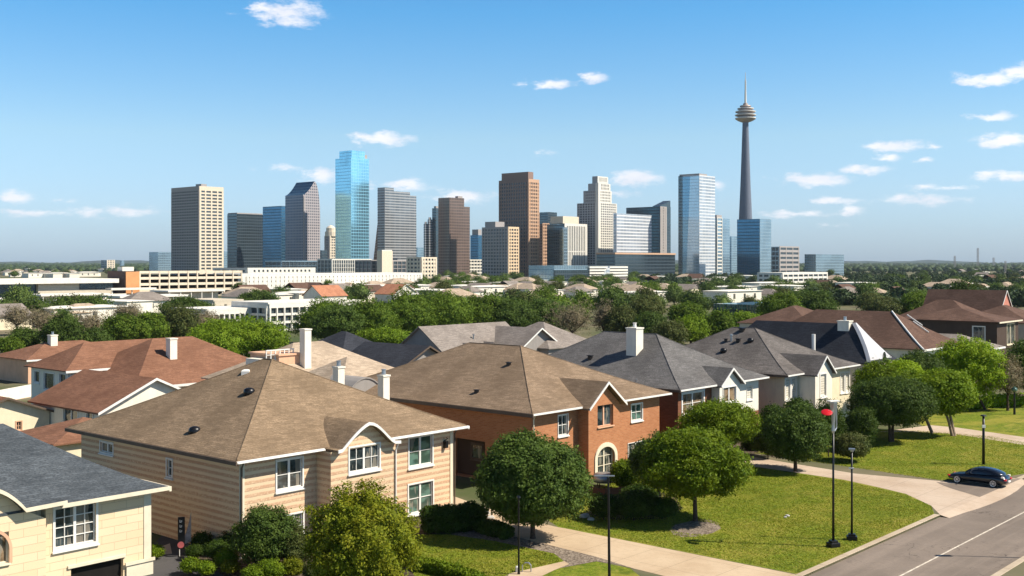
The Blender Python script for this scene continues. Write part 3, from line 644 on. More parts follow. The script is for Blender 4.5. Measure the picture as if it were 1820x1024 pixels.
def archring(b, cx_, zc, r0, r1, y0, y1, n=14, sq=.75):
    pts = lambda r, a: (cx_ + math.cos(a) * r, zc + math.sin(a) * (r - r0 + r0 * sq))
    for i in range(n):
        a0, a1 = math.pi * i / n, math.pi * (i + 1) / n
        p = [(pts(r, a)[0], y0, pts(r, a)[1]) for a, r in ((a0, r0), (a1, r0), (a1, r1), (a0, r1))]
        b.face(p)
        for i0, i1 in ((2, 3), (0, 1)): b.face([p[i0], p[i1], (p[i1][0], y1, p[i1][2]), (p[i0][0], y1, p[i0][2])])
archring(b, cx_, zc, rr, rr + .36, -bp - .09, -bp + .01); b.box(dr[0] - .36, dr[0], -bp - .09, -bp - .003, 0, zc); b.box(dr[1], dr[1] + .36, -bp - .09, -bp - .003, 0, zc)
b.build('arch_surround', M['offwhite'], H.e)
b = MB()                                                 # brick spandrels closing the square opening into an arch
for sgn in (-1, 1):
    for i in range(7):
        a0, a1 = math.pi / 2 * i / 7, math.pi / 2 * (i + 1) / 7
        p0 = (cx_ + sgn * math.cos(a0) * rr, zc + math.sin(a0) * rr * .75); p1 = (cx_ + sgn * math.cos(a1) * rr, zc + math.sin(a1) * rr * .75)
        b.face([(p0[0], -bp - .01, p0[1]), (p1[0], -bp - .01, p1[1]), (p1[0], -bp - .01, dr[3] + .01), (p0[0], -bp - .01, dr[3] + .01)])
b.build('spandrel', M['wallB'], H.e)
b = MB(); b.box(bx1 + .45, bx1 + 1.1, -.22, -.01, 3.5, 3.8); b.build('wall_light', M['white'], H.e, bevel=.04)
b = MB(); b.face([(.88, lr[0], 0), (.88, lr[1], 0), (.88, lr[1], 3.2), (.88, lr[0], 3.2)]); gd = b.build('side_porch_wall', M['darkw'], H.e)
window(H, (.86, 0, 0), EY, -EX, (lr[0] + 1.0, lr[0] + 2.3, 1.5, 2.7), 'plain', frame=M['darktrim'], dep=.0)
downpipe(H, .1, -.12, .1, ze, M['offwhite']); downpipe(H, bx1 + .15, -.1, .1, ze, M['darktrim'])
for px, py, k in ((904, 648, 'cap'), (847, 697, 'cap')):
    q = slope_pt(H, px, py, ze, sl_, 'l', -ov); roof_vent(roof, q.x, q.y, q.z, k, .55)

# ---- charcoal roof house -----------------------------------------------------------------
pc = PD(1205, 693, 106.7); H = House('charcoal_roof_house', 'red-brown brick house with a charcoal hip roof and one tall white chimney', pc)
LU = solve_len(pc, U, 1348); LV = 22.; ze, zr, ov = 6.0, 10.6, .75; xm = LU / 2; sl_ = (zr - ze) / (xm + ov); bp = .9
bx0, bx1 = H.fr(1279, 700, -bp)[0], H.fr(1315, 700, -bp)[0]
w1 = H.hole_f(1213, 701, 1250, 731); w2 = H.hole_f(1327, 685, 1337, 709); wb = H.hole_f(1285, 690, 1308, 712, -bp)
b = MB(); panel(b, (0, 0, 0), EX, -EY, bx0, 0, ze, [w1]); b.face([(0, 0, 0), (0, LV, 0), (0, LV, ze), (0, 0, ze)]); b.face([(LU, 0, 0), (LU, LV, 0), (LU, LV, ze), (LU, 0, ze)]); b.face([(0, LV, 0), (LU, LV, 0), (LU, LV, ze), (0, LV, ze)])
panel(b, (bx1, 0, 0), EX, -EY, LU - bx1, 0, 2.6)
b.build('wall', M['wallC'], H.e)
b = MB(); panel(b, (bx1, 0, 0), EX, -EY, LU - bx1, 2.6, ze, [rel(w2, bx1)]); panel(b, (bx0, -bp, 0), EX, -EY, bx1 - bx0, 0, ze, [rel(wb, bx0)])
for x in (bx0, bx1): b.face([(x, 0, 0), (x, -bp, 0), (x, -bp, ze), (x, 0, ze)])
prof = [(bx0 - .35, ze - .05), ((bx0 + bx1) / 2, ze + 1.6), (bx1 + .35, ze - .05)]
gable_wall(b, [(bx0, ze), ((bx0 + bx1) / 2, ze + 1.4), (bx1, ze)], -bp, ze); b.build('white_bay_wall', M['wht'], H.e)
b = MB(); hip(b, -ov, LU + ov, -ov, LV + ov, ze, zr, (xm, xm), (xm, LV - xm), 5, 1.12); roof = b.build('roof', M['roofC'], H.e); hipcaps(roof, -ov, LU + ov, -ov, LV + ov, ze, zr, (xm, xm), (xm, LV - xm), 1.12, M['roofC'])
b = MB(); profile_roof(b, prof, -bp - .4, -ov, ze, sl_ * .88); b.build('bay_roof', M['roofC'], H.e); barge(H, prof, -bp - .4, M['white'], .18)
b = MB(); b.box(-ov - .02, bx0 - .4, -ov - .12, -ov - .003, ze - .06, ze + .085); b.build('gutter', M['white'], H.e); b = MB(); b.box(bx1 + .4, LU + ov, -ov - .12, -ov - .003, ze - .06, ze + .085); b.build('gutter', M['white'], H.e)
b = MB(); b.box(-ov - .12, -ov - .022, -ov - .12, LV + ov, ze - .15, ze + .08); b.box(LU + ov + .003, LU + ov + .12, -ov - .12, LV + ov, ze - .15, ze + .08); b.build('fascia', M['darktrim'], H.e)
window(H, (0, 0, 0), EX, -EY, w1, 'double', glass=M['glassw'], trim=.2); window(H, (0, 0, 0), EX, -EY, w2, 'plain', glass=M['block'], trim=.06); window(H, (0, -bp, 0), EX, -EY, wb, 'pair', glass=M['glassw'], trim=.08)
q = slope_pt(H, 1122, 630, ze, sl_, 'l', -ov); ch = chimney(roof, q.x + .6, q.y, q.z - 1, q.z + 2.6, 1.25, 1.25, M['wht'], M['white'])
q = slope_pt(H, 1049, 636, ze, sl_, 'l', -ov); roof_vent(roof, q.x, q.y, q.z, 'cap', .7); q = slope_pt(H, 1131, 679, ze, sl_, 'l', -ov); roof_vent(roof, q.x, q.y, q.z, 'pipe', .6)

# ---- cream walled house ---------------------------------------------------------------------
pd = PD(1394, 667, 120.6); H = House('cream_wall_house', 'cream walled house with warm grey roof, metal vents and a narrow white gable', pd)
LU = solve_len(pd, U, 1511); LV = 19.; ze, zr, ov = 6.0, 10.4, .8; xm = LU / 2; sl_ = (zr - ze) / (xm + ov); bp = 2.0
bx0, bx1 = H.fr(1449, 690, -bp)[0], H.fr(1479, 690, -bp)[0]
w1 = H.hole_f(1396, 673, 1404, 708); w1b = H.hole_f(1407, 672, 1415, 707); w2 = H.hole_f(1494, 664, 1500, 696); w2b = H.hole_f(1503, 663, 1509, 695); wb = H.hole_f(1458, 666, 1468, 703, -bp)
b = MB(); panel(b, (0, 0, 0), EX, -EY, bx0, 0, ze, [w1, w1b]); panel(b, (bx1, 0, 0), EX, -EY, LU - bx1, 0, ze, [rel(w2, bx1), rel(w2b, bx1)])
b.face([(0, 0, 0), (0, LV, 0), (0, LV, ze), (0, 0, ze)]); b.face([(LU, 0, 0), (LU, LV, 0), (LU, LV, ze), (LU, 0, ze)]); b.face([(0, LV, 0), (LU, LV, 0), (LU, LV, ze), (0, LV, ze)])
b.build('wall', M['cream'], H.e)
b = MB(); panel(b, (bx0, -bp, 0), EX, -EY, bx1 - bx0, 0, ze, [rel(wb, bx0)])
for x in (bx0, bx1): b.face([(x, 0, 0), (x, -bp, 0), (x, -bp, ze), (x, 0, ze)])
prof = [(bx0 - .3, ze - .1), ((bx0 + bx1) / 2, ze + 1.9), (bx1 + .3, ze - .1)]
gable_wall(b, [(bx0, ze), ((bx0 + bx1) / 2, ze + 1.7), (bx1, ze)], -bp, ze); b.build('white_bay_wall', M['wht'], H.e)
b = MB(); hip(b, -ov, LU + ov, -ov, LV + ov, ze, zr, (xm, xm), (xm, LV - xm), 5, 1.15); roof = b.build('roof', M['roofD'], H.e); hipcaps(roof, -ov, LU + ov, -ov, LV + ov, ze, zr, (xm, xm), (xm, LV - xm), 1.15, M['roofD'])
b = MB(); profile_roof(b, prof, -bp - .35, -ov, ze, sl_ * .85); b.build('bay_roof', M['roofD'], H.e); barge(H, prof, -bp - .35, M['white'], .17)
b = MB(); b.box(-ov - .02, bx0 - .35, -ov - .12, -ov - .003, ze - .06, ze + .085); b.build('gutter', M['white'], H.e); b = MB(); b.box(bx1 + .35, LU + ov, -ov - .12, -ov - .003, ze - .06, ze + .085); b.build('gutter', M['white'], H.e)
b = MB(); b.box(-ov - .12, -ov - .022, -ov - .12, LV + ov, ze - .15, ze + .08); b.box(LU + ov + .003, LU + ov + .12, -ov - .12, LV + ov, ze - .15, ze + .08); b.build('fascia', M['darktrim'], H.e)
for hw, y_ in ((w1, 0), (w1b, 0), (w2, 0), (w2b, 0), (wb, -bp)): window(H, (0, y_, 0), EX, -EY, hw, 'plain', glass=M['block'], trim=.16)
for px, py, k, s_ in ((1286, 623, 'low', .9), (1300, 604, 'pipe', 1.3), (1312, 606, 'cap', .7), (1334, 605, 'low', .9), (1319, 588, 'cap', .9), (1290, 605, 'cap', .5)):
    q = slope_pt(H, px, py, ze, sl_, 'l', -ov); roof_vent(roof, q.x, q.y, q.z, k, s_)
q = slope_pt(H, 1446, 612, ze, sl_, 'f', 0, -ov); b = MB(); b.lathe([(.22, -1.5), (.22, 1.2)], 12, (q.x, q.y, q.z)); b.build('flue', M['white'], roof, smooth=False)

# ---- black roof house with flared white front ---------------------------------------------
pe = PD(1556, 648, 135.6); H = House('black_roof_house', 'house with a black roof and a flared white stucco front with one small arched window', pe)
LU = 6.8; LV = 22; ze = 5.8; zr = 10.4
b = MB(); b.box(0, LU, 0, LV, 0, ze - .05); b.build('wall', M['wht'], H.e)
b = MB(); hip(b, -.5, LU + .5, .15, LV + .5, ze, zr, (LU / 2, 4.4), (LU / 2, LV - 4.), 6, 1.1); roof = b.build('roof', M['roofK'], H.e)
b = MB(); n_ = 10; prev = None                           # the flared white front
for i in range(n_ + 1):
    t = i / n_; z = 1.0 + (zr + .15 - 1.0) * t; k = max(0, (z - 3.2) / (zr - 3.0)); y = -.6 + 4.7 * k ** 1.6; xa = -.55 + (LU / 2 + .35) * max(0, (z - ze) / (zr - ze)) ** 1.0 if z > ze else -.55
    kk = max(0, min(1, (z - ze + 1.5) / (zr - ze + 1.5))); xb = LU / 2 + .25 + (LU / 2 + 2.2) * (1 - kk) ** 2.1
    cur = [Vector((xa, y, z)), Vector((xb, y, z))]
    if prev:
        b.face([prev[0], prev[1], cur[1], cur[0]])
        for s_ in (0, 1): b.face([prev[s_], cur[s_], cur[s_] + EY * .5, prev[s_] + EY * .5])
    prev = cur
b.build('flared_front', stucco('pale_render', (.50, .50, .52)), H.e)
b = MB(); b.lathe([(.01, 0), (.6, 0), (.6, .06), (.01, .06)], 16); o_ = b.build('oval_window', M['glass'], H.e); q = H.fr(1572, 636, -.66); o_.location = (q[0], -.62, q[1]); o_.rotation_euler = (R(90), 0, 0); o_.scale = (.8, 1.2, 1)
q = slope_pt(H, 1497, 592, ze, (zr - ze) / (LU / 2 + .5), 'l', -.5); chimney(roof, q.x + .8, q.y, q.z - 1.5, q.z + 1.4, 1.1, 1.5, M['wht'])

# ---- umber roof house ---------------------------------------------------------------------
pf = PD(1636, 622, 155.8); H = House('umber_roof_house', 'wide umber brown hip roof house with white hip ridges beyond the black roof', pf)
LU, LV = 14., 26; ze, zr = 6.0, 10.9; xm = LU / 2
b = MB(); b.box(0, LU, 0, LV, 0, ze - .05); b.build('wall', M['wht'], H.e)
b = MB(); hip(b, -.7, LU + .7, -.7, LV + .7, ze, zr, (xm, xm), (xm, LV - xm), 4, 1.1); roof = b.build('roof', M['roofF'], H.e)
b = MB(); b.box(-.75, LU + .75, -.86, -.703, ze - .16, ze + .1); b.build('gutter', M['white'], H.e)
b = MB()
for x_, t_ in ((-.7, 0),):
    pts = [Vector((x_ + (xm - x_) * t, -.7 + (xm + .7) * t, ze + (zr - ze) * t ** 1.1 + .1 * (1 - t) + .04)) for t in np.linspace(0, 1, 8)]
    b.tube(pts, .13, 6)
b.build('ridge_capping', M['white'], roof)
for x_, y_ in ((8.6, 2.2), (9.8, 3.6)):
    zz = ze + (zr - ze) * ((y_ + .7) / (xm + .7)) + .1; b = MB(); b.tube([(x_, y_, zz), (x_ + .3, y_ + 2.4, zz + 1.5)], .1, 6); b.build('roof_pipe', M['white'], roof)

# ------------------------------------------------------------------ simple houses farther back
def simple_house(name, label, o, LU, LV, he, rise, wallm, roofm, ridge='v', gable=False, ov=.5, wins=(), flare=1.06, group=None, chim=None, gut=None):
    H = House(name, label, o, group); b = MB()
    fh = [w[1] for w in wins if w[0] == 'f']; lh = [w[1] for w in wins if w[0] == 'l']
    fh = [(a, c, max(.1, d), min(he - .1, e)) for a, c, d, e in fh]; lh = [(a, c, max(.1, d), min(he - .1, e)) for a, c, d, e in lh]
    panel(b, (0, 0, 0), EX, -EY, LU, 0, he, fh); panel(b, (0, 0, 0), EY, -EX, LV, 0, he, lh)
    b.face([(LU, 0, 0), (LU, LV, 0), (LU, LV, he), (LU, 0, he)]); b.face([(0, LV, 0), (LU, LV, 0), (LU, LV, he), (0, LV, he)])
    zr = he + rise
    if gable:
        if ridge == 'v':
            for y in (0, LV): b.face([(0, y, he), (LU, y, he), (LU / 2, y, zr - .12)])
        else:
            for x in (0, LU): b.face([(x, 0, he), (x, LV, he), (x, LV / 2, zr - .12)])
    b.build('wall', wallm, H.e); b = MB()
    if gable:
        s = rise / ((LU if ridge == 'v' else LV) / 2)
        if ridge == 'v':
            pr = [(-ov, he - ov * s), (LU / 2, zr), (LU + ov, he - ov * s)]; profile_roof(b, pr, -ov, 0, he, 1, .16, ymax=LV + ov)
        else:
            for ya, yb, za, zb in ((-ov, LV / 2, he - ov * s, zr), (LV / 2, LV + ov, zr, he - ov * s)):
                for dz in (0, -.16): b.face([(-ov, ya, za + dz), (LU + ov, ya, za + dz), (LU + ov, yb, zb + dz), (-ov, yb, zb + dz)])
                for x in (-ov, LU + ov): b.face([(x, ya, za), (x, yb, zb), (x, yb, zb - .16), (x, ya, za - .16)])
            b.face([(-ov, -ov, he - ov * s), (LU + ov, -ov, he - ov * s), (LU + ov, -ov, he - ov * s - .16), (-ov, -ov, he - ov * s - .16)])
    else:
        if ridge == 'v': m_ = min(LU / 2, LV / 2); ra, rb = (LU / 2, m_), (LU / 2, LV - m_)
        else: m_ = min(LU / 2, LV / 2); ra, rb = (m_, LV / 2), (LU - m_, LV / 2)
        hip(b, -ov, LU + ov, -ov, LV + ov, he, zr, ra, rb, 3, flare)
    H.roof = b.build('roof', roofm, H.e)
    if gable and ridge == 'v': barge(H, pr, -ov, gut or M['white'], .2)
    elif gut:
        z_ = he - (ov * rise / (LV / 2) if gable else 0); b = MB(); b.box(-ov, LU + ov, -ov - .12, -ov - .003, z_ - .16, z_ + .08); b.build('gutter', gut, H.e)
    for w_ in wins:
        hh = (w_[1][0], w_[1][1], max(.1, w_[1][2]), min(he - .1, w_[1][3]))
        if w_[0] == 'f': window(H, (0, 0, 0), EX, -EY, hh, w_[2], frame=w_[3] if len(w_) > 3 else None)
        else: window(H, (0, 0, 0), EY, -EX, hh, w_[2], frame=w_[3] if len(w_) > 3 else None)
    if chim:
        x, y, h_ = chim[:3]; chimney(H.roof, x, y, he, he + h_, *(chim[3:] or (.8, .8)))
    return H
# red-brown roofed house: lower gable, main hip, wing
pr1 = PD(180, 728, 107.7)
hr = House('red_roof_house', 'white walled house under a rambling red-brown roof with a white chimney stack', pr1)
def hl(h, *a): return h.hole_l(*a)
b = MB(); he = 4.0; W_ = 11.2
s1 = hl(hr, 113, 727, 138, 756); s2 = hl(hr, 154, 732, 165, 750)
s1 = (s1[0], s1[1], 1.2, 3.6); s2 = (s2[0], s2[1], 1.9, 3.6); gwn = (hr.fr(255, 693)[0], hr.fr(265, 693)[0], 3.05, 3.95)
panel(b, (0, 0, 0), EY, -EX, 14., 0, he, [s1, s2]); panel(b, (0, 0, 0), EX, -EY, W_, 0, he, [gwn]); b.face([(W_, 0, 0), (W_, 14, 0), (W_, 14, he), (W_, 0, he)]); b.face([(0, 0, he), (W_, 0, he), (W_ / 2, 0, 6.5)])
b.build('gable_wing_wall', M['wht'], hr.e); pr = [(-.6, he - .26), (W_ / 2, 6.62), (W_ + .6, he - .26)]
b = MB(); profile_roof(b, pr, -.5, 0, he, 1, .16, ymax=14.); b.build('gable_wing_roof', M['roofR'], hr.e); barge(hr, pr, -.5, M['white'], .22)
window(hr, (0, 0, 0), EY, -EX, s1, 'pair'); window(hr, (0, 0, 0), EY, -EX, s2, 'plain'); window(hr, (0, 0, 0), EX, -EY, gwn, 'four')
b = MB(); mx, my, mw, ml, mh = 9.0, 9.3, 20, 17.5, 4.6; b.box(mx, mx + mw, my, my + ml, 0, mh - .05); b.build('wall', M['wht'], hr.e)
b = MB(); hip(b, mx - .6, mx + mw + .6, my - .6, my + ml + .6, mh, 9.2, (mx + 7.2, my + ml / 2), (mx + mw - 7.5, my + ml / 2), 4, 1.08); rf = b.build('roof', M['roofR'], hr.e)
b = MB(); b.box(mx - .6, mx + mw + .6, my - .75, my - .603, mh - .16, mh + .09); b.build('gutter', M['white'], hr.e)
dv = PD(121, 660, 125.) - Vector((pr1.x, pr1.y, 12)); wx, wy = dv.dot(U), dv.dot(V)
wl_ = 8.8; wu = 14
class _L: pass
f1 = hr.hole_f(133, 663, 149, 683, wy); f2 = hr.hole_f(163, 662, 169, 681, wy); f3 = hr.hole_f(185, 660, 190, 666, wy)
g1 = hr.hole_l(61, 659, 70, 680, wx); g2 = hr.hole_l(78, 662, 96, 694, wx); g3 = hr.hole_l(106, 664, 117, 690, wx)
b = MB(); panel(b, (wx, wy, 0), EX, -EY, wu, 0, 6, [rel(f1, wx), rel(f2, wx)]); panel(b, (wx, wy, 0), EY, -EX, wl_, 0, 6, [rel(g, wy) for g in (g1, g2, g3)]); b.face([(wx, wy + wl_, 0), (wx + wu, wy + wl_, 0), (wx + wu, wy + wl_, 6), (wx, wy + wl_, 6)]); b.build('wing_wall', M['wht'], hr.e)
for f_ in (f1, f2): window(hr, (0, wy, 0), EX, -EY, f_, 'sash', frame=M['offwhite'])
for g_ in (g1, g2, g3): window(hr, (wx, 0, 0), EY, -EX, g_, 'plain')
b = MB(); hip(b, wx - .6, wx + wu + 6, wy - .6, wy + wl_ + .6, 6, 8.8, (wx + 4.2, wy + wl_ / 2), (wx + wu + 1, wy + wl_ / 2), 4, 1.1); b.build('wing_roof', M['roofR'], hr.e)
b = MB(); b.box(wx - .6, wx + wu - 1, wy - .74, wy - .603, 5.85, 6.09); b.build('gutter', M['white'], hr.e)
q = slope_pt(hr, 305, 634, mh, (9.2 - mh) / (ml / 2 + .6), 'f', 0, my - .6); chimney(rf, q.x, q.y, q.z - .8, q.z + 2.0, .9, .9, M['wht'], pot=False)
# cream gabled cottage at the left edge
pq = P(88, 783); H = House('cream_cottage', 'small cream cottage with a low red-brown gable roof at the left edge', pq)
he = 3.1; W_ = 9.; x0 = -W_
w1 = H.hole_f(29, 750, 38, 764); w2 = H.hole_f(-2, 757, 7, 771)
b = MB(); panel(b, (x0, 0, 0), EX, -EY, W_, 0, he, [rel(w1, x0), rel(w2, x0)]); b.face([(x0, 0, he), (0, 0, he), (x0 / 2, 0, he + 1.6)]); b.face([(0, 0, 0), (0, 9, 0), (0, 9, he), (0, 0, he)]); b.face([(x0, 0, 0), (x0, 9, 0), (x0, 9, he), (x0, 0, he)]); b.face([(0, 9, 0), (x0, 9, 0), (x0, 9, he), (0, 9, he)])
b.build('wall', M['cream'], H.e); pr = [(x0 - .6, he - .2), (x0 / 2, he + 1.72), (.6, he - .2)]; b = MB(); profile_roof(b, pr, -.6, 0, he, 1, .15, ymax=9.6); b.build('roof', M['roofR'], H.e); barge(H, pr, -.6, M['darktrim'], .18)
window(H, (0, 0, 0), EX, -EY, w1, 'four', frame=M['peach']); window(H, (0, 0, 0), EX, -EY, w2, 'four', frame=M['peach'])
b = MB(); b.box(x0, -.0, -.25, -.003, .0, .75); b.build('plinth', M['wht'], H.e)
simple_house('red_roof_shed', 'low outbuilding with a bare red-brown hip roof between the cottage and the tan house', P(100, 850), 9, 8, 2.8, 1.5, M['cream'], M['roofR'])
simple_house('low_red_roof_house', 'low peach walled house with a long red-brown roof at the far left', PD(50, 648, 168), 17, 11, 3.5, 2.2, M['peach'], M['roofR'], 'u', gut=M['white'], chim=(6, 4.5, 3.2, 1.1, 1.1))
b = MB(); o_ = P(-30, 720); b.obox(P(-30, 722), P(78, 700) - P(-30, 722), V * .3, EZ * 1.6); tag(b.build('garden_wall', M['wht']), 'low white garden wall in shade left of the red roofed house', 'wall')
sheet('patio', pl((-30, 722), (78, 702), (75, 690), (-30, 700)), .02, M['drive2'])
# tan roofed house behind the tan house
pn = PD(500, 690, 112.6)
H = simple_house('sand_roof_house', 'pale sand roofed house with a tall white chimney behind the tan house', pn, 17, 13, 5.6, 3.8, M['cream'], M['roofS'], 'u', wins=[('f', (2, 4, 2.5, 4.5), 'double')])
q = PD(543, 655, 118) ; qq = q - H.o; chimney(H.roof, qq.dot(U), qq.dot(V), 4, 11.0, .85, .85, M['wht'], M['concrete'], pot=False)
xa_, za_ = H.fr(496, 633, 3); xb_, _z = H.fr(537, 633, 3); b = MB(); b.box(xa_, xb_, 3, 8, 0, za_); b.box(xa_ - .15, xb_ + .15, 2.85, 8.15, za_ + .003, za_ + .18); b.build('annexe', M['peach'], H.e)
xa_, z0_ = H.fr(473, 640, 3.5); xb_, z1_ = H.fr(521, 621, 3.5); b = MB()
for i in range(7): x = xa_ + (xb_ - xa_) * i / 6; b.box(x, x + .09, 3.5, 3.6, z0_, z1_)
b.box(xa_, xb_ + .1, 3.48, 3.62, z1_ + .003, z1_ + .1); b.box(xa_, xb_ + .1, 3.5, 3.6, (z0_ + z1_) / 2, (z0_ + z1_) / 2 + .06); b.build('balcony_railing', M['white'], H.e)
b = MB(); b.box(xa_, xa_ + (xb_ - xa_) * .45, 3.4, 7, 0, z0_); b.build('balcony', M['wht'], H.e)
H = simple_house('low_sand_roof_house', 'low sand roofed house with a rounded dark dormer behind the tan house', PD(600, 712, 100), 14.5, 14, 5.2, 3.7, M['wht'], M['roofS'], 'u', flare=1.2)
prd = [(x, 6.1 + 1.5 * math.sin(max(0, min(1, (x - 1) / 5.)) * math.pi)) for x in np.linspace(1, 6, 11)]
b = MB(); profile_roof(b, prd, .2, -.5, 5.2, .5, .12); gable_wall(b, prd, .3, 5.3); b.build('dormer', M['greyw'], H.e)
for px, py, h_ in ((602, 654, 1.), (682, 669, 1.)):
    d_ = 98 if px < 640 else 97; q = PD(px, py, d_); b = MB(); qq = Vector((q.x, q.y, 0)) - H.o
    chimney(H.e, qq.dot(U), qq.dot(V), 4.5, q.z, .72, .72, M['wht'], M['steel'])
simple_house('slate_roof_house', 'slate grey hip roofed house in front of the big dark green trees', PD(606, 640, 150), 12, 13, 4.8, 3.6, M['greyw'], M['roofK'], 'v')
H = simple_house('grey_gable_house', 'long taupe roofed house with a grey gable wall and two tiny dormers', PD(800, 632, 160), 18, 12, 4.6, 4.2, M['greyw'], M['roofG'], 'u', gable=True, gut=M['darktrim'])
for x_ in (5, 9.5):
    b = MB(); p3 = [(x_ - 1, 5.1), (x_, 6.3), (x_ + 1, 5.1)]; profile_roof(b, p3, .2, -.5, 4.4, .7, .1); gable_wall(b, p3, .3, 5.0); b.build('dormer', M['roofG'], H.e)
roof_vent(H.roof, 8, 3, 6.8, 'pipe', 1.2)
simple_house('grey_front_gable_house', 'grey house turning a broad dark edged gable forward beside the sand roofs', PD(700, 660, 138), 11, 11, 4.8, 2.8, M['greyw'], M['roofK'], 'v', gable=True, ov=.7, gut=M['darktrim'])
simple_house('twin_gable_house', 'taupe roofed house with a pale gable between the orange brick house and the brown trees', PD(915, 618, 165), 11, 13, 5, 3.3, M['greyw'], M['roofG'], 'v', gable=True, ov=.6)
simple_house('hipped_taupe_house', 'taupe hip roofed house immediately left of the charcoal roof', PD(975, 622, 168), 12, 13, 5.2, 3.6, M['greyw'], M['roofG'], 'v')
# right hand far houses
H = simple_house('steep_roof_house', 'dark house with a steep roof and a pink gable end at the right', PD(1775, 552, 230), 9, 16, 7.5, 4.9, M['pink'], M['roofF'], 'v', gable=True, ov=.2)
simple_house('sprawling_brown_house', 'sprawling brown hip roofed house with dark walls and cream posts at the right', PD(1772, 572, 190), 11, 17, 8.0, 2.2, M['darkw'], M['roofF'], 'u', wins=[('l', (2, 4, 4.5, 7.2), 'plain'), ('f', (5, 9, 4, 7.5), 'pair', M['cream'])], gut=M['offwhite'])
simple_house('brown_back_house', 'brown roofed house half hidden behind the sprawling brown house', PD(1735, 562, 215), 14, 17, 6.5, 4.2, M['beige'], M['roofF'], 'v')
simple_house('low_taupe_house', 'low taupe roofed house with a white porch behind the lime tree', PD(1742, 607, 168), 9, 14, 5, 2., M['wht'], M['roofG'], 'v', gut=M['white'])
simple_house('far_umber_house', 'umber roofed house at the far right edge', PD(1830, 560, 205), 16, 14, 7, 3, M['beige'], M['roofF'], 'u')
simple_house('umber_ridge_house', 'umber roofed house peeking over the umber roof', PD(1440, 572, 225), 18, 16, 5.5, 3.6, M['beige'], M['roofF'], 'u')

# ------------------------------------------------------------------ foliage
def leaf_arrays(rng_, centres, rads, n, size, squash=.8, reject=None, lo=.72, flat=0.):
    k = rng_.integers(0, len(centres), n); d = rng_.normal(size=(n, 3)); d /= np.linalg.norm(d, axis=1)[:, None]
    r = rads[k] * (lo + (1.06 - lo) * rng_.random(n) ** .5); p = centres[k] + d * r[:, None] * np.array([1, 1, squash])
    if reject is not None:
        m = reject(p); p = p[m]; d = d[m]; n = len(p)
    nn = d * .55 + rng_.normal(size=(n, 3)) * .8 + np.array([0, 0, .35]); nn /= np.linalg.norm(nn, axis=1)[:, None]
    a = np.cross(nn, rng_.normal(size=(n, 3))); a /= np.linalg.norm(a, axis=1)[:, None] + 1e-9; bb = np.cross(nn, a)
    s = (size * (.6 + .8 * rng_.random(n)))[:, None]
    v = np.stack([p - a * s, p - bb * s * .55, p + a * s, p + bb * s * .55], 1)
    return v.reshape(-1, 3)
def quad_mesh(name, v, mat, extra=None):
    n = len(v) // 4; me = D.meshes.new(name); ev = ef = None
    nv = len(v); verts = v.astype(np.float32)
    loops = np.arange(nv, dtype=np.int32); starts = np.arange(0, nv, 4, dtype=np.int32)
    if extra is not None:
        e, q = extra; verts = np.vstack([verts, e.astype(np.float32)]); loops = np.concatenate([loops, (q + nv).astype(np.int32).ravel()]); starts = np.concatenate([starts, nv + np.arange(0, q.size, 4, dtype=np.int32)])
    me.vertices.add(len(verts)); me.vertices.foreach_set('co', verts.ravel())
    me.loops.add(len(loops)); me.loops.foreach_set('vertex_index', loops)
    me.polygons.add(len(starts)); me.polygons.foreach_set('loop_start', starts); 
    try: me.polygons.foreach_set('loop_total', np.full(len(starts), 4, dtype=np.int32))
    except Exception: pass
    me.update(calc_edges=True); me.validate(); me.materials.append(mat); return me
def core(cs, rs, squash, k=.72):
    """small dark-side lumps inside each clump so that a crown is not see-through"""
    vs = []; qs = []; o = 0; NS, NR = 7, 4
    for c, r in zip(cs, rs):
        for i in range(NR + 1):
            ph = math.pi * i / NR
            for j in range(NS): th = 2 * math.pi * j / NS; vs.append((c[0] + r * k * max(.02, math.sin(ph)) * math.cos(th), c[1] + r * k * max(.02, math.sin(ph)) * math.sin(th), c[2] + r * k * squash * math.cos(ph)))
        for i in range(NR):
            for j in range(NS): qs.append((o + i * NS + j, o + (i + 1) * NS + j, o + (i + 1) * NS + (j + 1) % NS, o + i * NS + (j + 1) % NS))
        o += (NR + 1) * NS
    return np.array(vs), np.array(qs)
def dnoise(g_, f, k=14):
    w_ = g_.normal(size=(k, 3)) * f; ph = g_.uniform(0, 6.28, k); return lambda d: np.cos(d @ w_.T + ph).sum(1) / math.sqrt(k)
